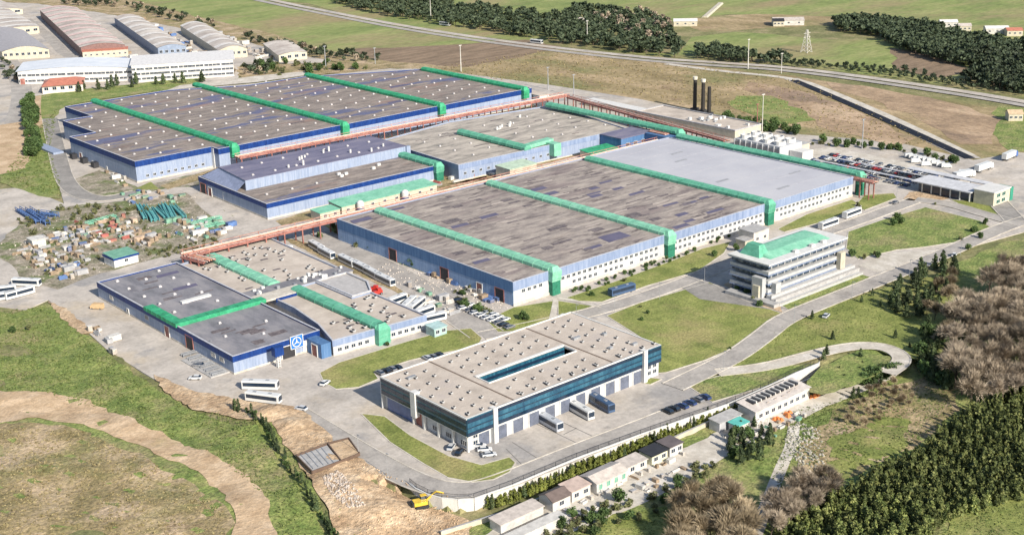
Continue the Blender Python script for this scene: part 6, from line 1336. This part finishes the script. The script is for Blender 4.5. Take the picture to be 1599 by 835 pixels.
for i, (a_, b_) in enumerate([((135, 352), (180, 340)), ((300, 352), (345, 342)), ((305, 360), (350, 350))]): rack_frame('pale green steel frame %s' % ['along the middle of the scrap yard', 'at the right of the scrap yard, rear', 'at the right of the scrap yard, front'][i], a_, b_, 1.6, 2, GREENL, 'pale green frames')
rg = scatter([(265, 560), (300, 548), (350, 585), (325, 598)], 9, 3.2, follow=False)
for i in range(6):
    P_ = g(285 + i * 10, 555 + i * 6.5); q_ = g(303 + i * 10, 549 + i * 6.5); rack_frame('grey steel stillage beside the shaded wall of the emblem hall', (285 + i * 9, 557 + i * 6), (306 + i * 9, 551 + i * 6), 1.0, 1.6, STEEL, 'grey stillages by the emblem hall')
gsh = shed('green_shed', 'small shed with green roof and blue edge in the scrap yard', 'shed', 229, 240, 497, 506, 4, plain('white_wall', (.6, .6, .6)), mat('worn_green_roof', [(.10, .24, .18), (.18, .36, .27)], .5), .6, wins=1)
tb = MB(); tb.box(-5.9, 5.9, -4.95, -4.8, 3.3, 4.1, DEEP); tb.box(-5.95, -5.8, -4.8, 4.8, 3.3, 4.3, DEEP); link('fascia', tb.mesh('fascia'), gsh)
gsh.location = (*g(190, 410).to_2d(), 0); gsh.rotation_euler = (0, 0, .05)
shed('container', 'white container block at the left of the scrap yard', 'container', *(lambda P_: (P_.x - 3, P_.x + 3, P_.y - 3, P_.y + 3))(g(58, 382)), 3, WHT, WHT, .1)
# ================================================================ EARTHWORKS: EXCAVATOR, FOUNDATION, RUBBLE
YEL = plain('machine_yellow', (.62, .42, .05), rough=.4)
P_ = gh(658, 792) + ZZ * .3; t = thing('excavator', 'yellow tracked excavator working at the foot of the curved wall', 'excavator', P_, -.35)
for s in (-1, 1):
    mb = MB(); mb.loft([[(x, s * 1.3 - .3, z) for x, z in ((-1.9, .25), (-1.5, 0), (1.5, 0), (1.9, .25), (1.9, .6), (1.5, .85), (-1.5, .85), (-1.9, .6))], [(x, s * 1.3 + .3, z) for x, z in ((-1.9, .25), (-1.5, 0), (1.5, 0), (1.9, .25), (1.9, .6), (1.5, .85), (-1.5, .85), (-1.9, .6))]], DARK); link('track', mb.mesh('track'), t)
mb = MB(); mb.box(-2.2, 1.5, -1.3, 1.3, .95, 2.0, YEL); link('body', mb.mesh('body'), t); mb = MB(); mb.box(.1, 1.6, .2, 1.3, 2.0, 3.0, GLASS); mb.box(0, 1.7, .1, 1.35, 3.0, 3.12, YEL); link('cab', mb.mesh('cab'), t)
mb = MB(); mb.box(-2.7, -2.2, -1.2, 1.2, 1.0, 1.9, DARK); link('counterweight', mb.mesh('counterweight'), t)
mb = MB(); mb.tube((1.3, -.2, 1.6), (4.2, -.2, 3.9), .32, YEL, 6, .26); mb.tube((4.2, -.2, 3.9), (6.2, -.2, 3.0), .26, YEL, 6, .24); link('boom', mb.mesh('boom'), t)
mb = MB(); mb.tube((6.2, -.2, 3.1), (7.3, -.2, .9), .22, YEL, 6, .16); link('arm', mb.mesh('arm'), t); mb = MB(); mb.loft([[(7.0, -.7, .1), (7.6, -.7, .2), (7.6, .3, .2), (7.0, .3, .1)], [(6.8, -.7, .9), (7.7, -.7, 1.0), (7.7, .3, 1.0), (6.8, .3, .9)]], DARK); link('bucket', mb.mesh('bucket'), t)
fd = W('foundation', 'grey walled foundation pit of a new building in the orange earth', 'foundation', gh(505, 715)); fz = gh(505, 715).z + .35
def wallseg(a_, b_, h=1.2, w_=.5, m_=GREYC, z=fz):
    p_, q_ = gh(*a_), gh(*b_); d_ = q_ - p_; L = d_.length; mb = MB(); mb.box(0, L, -w_ / 2, w_ / 2, -.5, h, m_); fd.inst('wall', mb.mesh('wall'), (p_.x, p_.y, z), math.atan2(d_.y, d_.x))
for a_, b_ in [((463, 717), (512, 698)), ((512, 698), (533, 722)), ((463, 717), (488, 742)), ((488, 742), (533, 722)), ((512, 698), (545, 690)), ((545, 690), (562, 714)), ((533, 722), (562, 714))]: wallseg(a_, b_, .5, .3, plain('dark_formwork', (.12, .08, .06)))
for k_ in range(5): wallseg((470 + 8 * k_, 715 - 3 * k_), (490 + 8 * k_, 738 - 3 * k_), .3, .2, STEEL)
P4 = [gh(*q) for q in ((465, 718), (511, 700), (531, 722), (489, 741))]; mb = MB(); mb.add([(q.x, q.y, fz + .12) for q in P4], [(0, 1, 2, 3)], GREYC); fd.part('slab', mb)
P4 = [gh(*q) for q in ((514, 700), (544, 692), (560, 713), (534, 721))]; mb = MB(); mb.add([(q.x, q.y, fz + .3) for q in P4], [(0, 1, 2, 3)], GR['dirt']); fd.part('fill', mb)
def rocks(name, px, n_, smin, smax, m_, label, zo=0):
    r_ = random.Random(len(name) + n_); mb = MB(); sp_ = scatter(px, n_, smin * .6, 30)
    for (x, y) in sp_:
        s = r_.uniform(smin, smax); z = hf(x, y) + zo; vs = []
        for (a_, b_, c) in ((-1, -1, -.3), (1, -1, -.3), (1, 1, -.3), (-1, 1, -.3), (-.7, -.6, .7), (.6, -.7, .6), (.6, .7, .8), (-.6, .6, .5)): vs.append((x + a_ * s * r_.uniform(.35, .6), y + b_ * s * r_.uniform(.35, .6), z + c * s * r_.uniform(.4, .7)))
        mb.add(vs, [(4, 5, 6, 7), (0, 1, 5, 4), (1, 2, 6, 5), (2, 3, 7, 6), (3, 0, 4, 7)], m_)
    o = mb.build(name); o['kind'] = 'stuff'; o['label'] = label; o['category'] = 'rocks'
rocks('rubble', [(500, 745), (530, 735), (560, 770), (570, 790), (545, 795), (520, 775)], 420, .2, .8, mat('rubble_stone', [(.22, .17, .13), (.40, .34, .29), (.54, .49, .45)], .9), 'heap of pale broken stone beside the earthworks', .32)
rocks('rubble', [(470, 670), (520, 690), (560, 720), (640, 770), (620, 780), (560, 740), (500, 700)], 200, .15, .5, GR['orange'], 'scattered clods and stones along the road edge', .32)
rocks('boulders', [(1238, 655), (1280, 670), (1290, 720), (1265, 740), (1240, 720), (1225, 690)], 300, .25, .95, mat('pale_boulder', [(.14, .15, .10), (.34, .32, .27), (.52, .49, .43)], .8, .3, .7), 'pale boulders strewn beside the stony path')
rocks('soil_clods', [(600, 790), (700, 790), (730, 835), (560, 835)], 320, .15, .6, GR['orange'], 'loose clods round the excavator', .3)
rocks('debris', [(0, 380), (120, 330), (300, 305), (370, 345), (320, 385), (150, 430), (60, 440)], 450, .15, .7, mat('debris_mix', [(.12, .11, .1), (.38, .33, .28), (.55, .5, .46), (.3, .18, .12)], .9, .3, .7), 'small loose debris strewn over the scrap yard', .03)
rocks('debris', [(560, 425), (640, 400), (800, 480), (720, 490), (640, 455)], 260, .2, .8, mat('debris_mix', [(.12, .11, .1), (.38, .33, .28), (.55, .5, .46), (.3, .18, .12)], .9, .3, .7), 'small loose debris along the inner road', .08)
# low tufts on the rough ground
def tufts(name, px, n_, s0, s1, m_, label, follow=True):
    mb = MB(); r_ = random.Random(n_)
    poly = pxh(px) if follow else pxs(px); xs = [p_[0] for p_ in poly]; ys = [p_[1] for p_ in poly]; k_ = 0
    while k_ < n_:
        x, y = U(min(xs), max(xs)), U(min(ys), max(ys))
        if not inpoly((x, y), poly): continue
        k_ += 1; z = hf(x, y) - .05; s = r_.uniform(s0, s1)
        for j in range(3): leaf_quad(mb, (x + r_.uniform(-s, s) * .7, y + r_.uniform(-s, s) * .7, z + s * r_.uniform(.15, .6)), s * .55, m_, r_)
    o = mb.build(name); o['kind'] = 'stuff'; o['label'] = label; o['category'] = 'grass'
TG = mat('tuft_green', [(.06, .09, .025), (.11, .145, .04), (.19, .21, .08)], .3); TD = mat('tuft_dry', [(.14, .11, .05), (.24, .2, .10), (.33, .27, .15)], .3)
tufts('grass_tufts', [(-40, 490), (70, 478), (170, 555), (300, 642), (430, 645), (520, 760), (600, 880), (440, 880), (425, 780), (330, 706), (180, 645), (60, 612), (-40, 610)], 6500, .15, .55, TG, 'rough green tufts on the lower left slope')
tufts('grass_tufts', [(-40, 670), (130, 672), (290, 748), (350, 790), (350, 880), (-40, 880)], 4000, .15, .55, TD, 'dry tufts inside the curved dirt path')
tufts('grass_tufts', [(1240, 640), (1400, 600), (1470, 590), (1490, 650), (1380, 720), (1230, 780), (1200, 740)], 3500, .15, .5, TG, 'rough tufts on the slope below the curved drive')
tufts('grass_tufts', [(880, 820), (1050, 790), (1060, 880), (880, 900)], 1500, .15, .45, TG, 'rough tufts at the bottom middle')
tufts('grass_tufts', [(1440, 860), (1500, 800), (1640, 770), (1640, 880)], 1500, .15, .5, TG, 'rough tufts at the bottom right corner')
tufts('grass_tufts', [(1150, 568), (1220, 508), (1400, 442), (1470, 430), (1440, 545), (1340, 532), (1200, 568)], 2500, .12, .4, TG, 'rough tufts between the right road and curved drive', False)
tufts('grass_tufts', [(0, 280), (60, 200), (90, 170), (78, 230), (98, 305), (30, 295)], 1200, .3, .8, TG, 'rough tufts on the strip left of the far warehouse', False)
tufts('grass_tufts', [(640, 108), (850, 80), (1240, 122), (1500, 235), (1290, 212), (1000, 150)], 2500, .3, .9, TD, 'scattered dry tufts on the brown field', False)
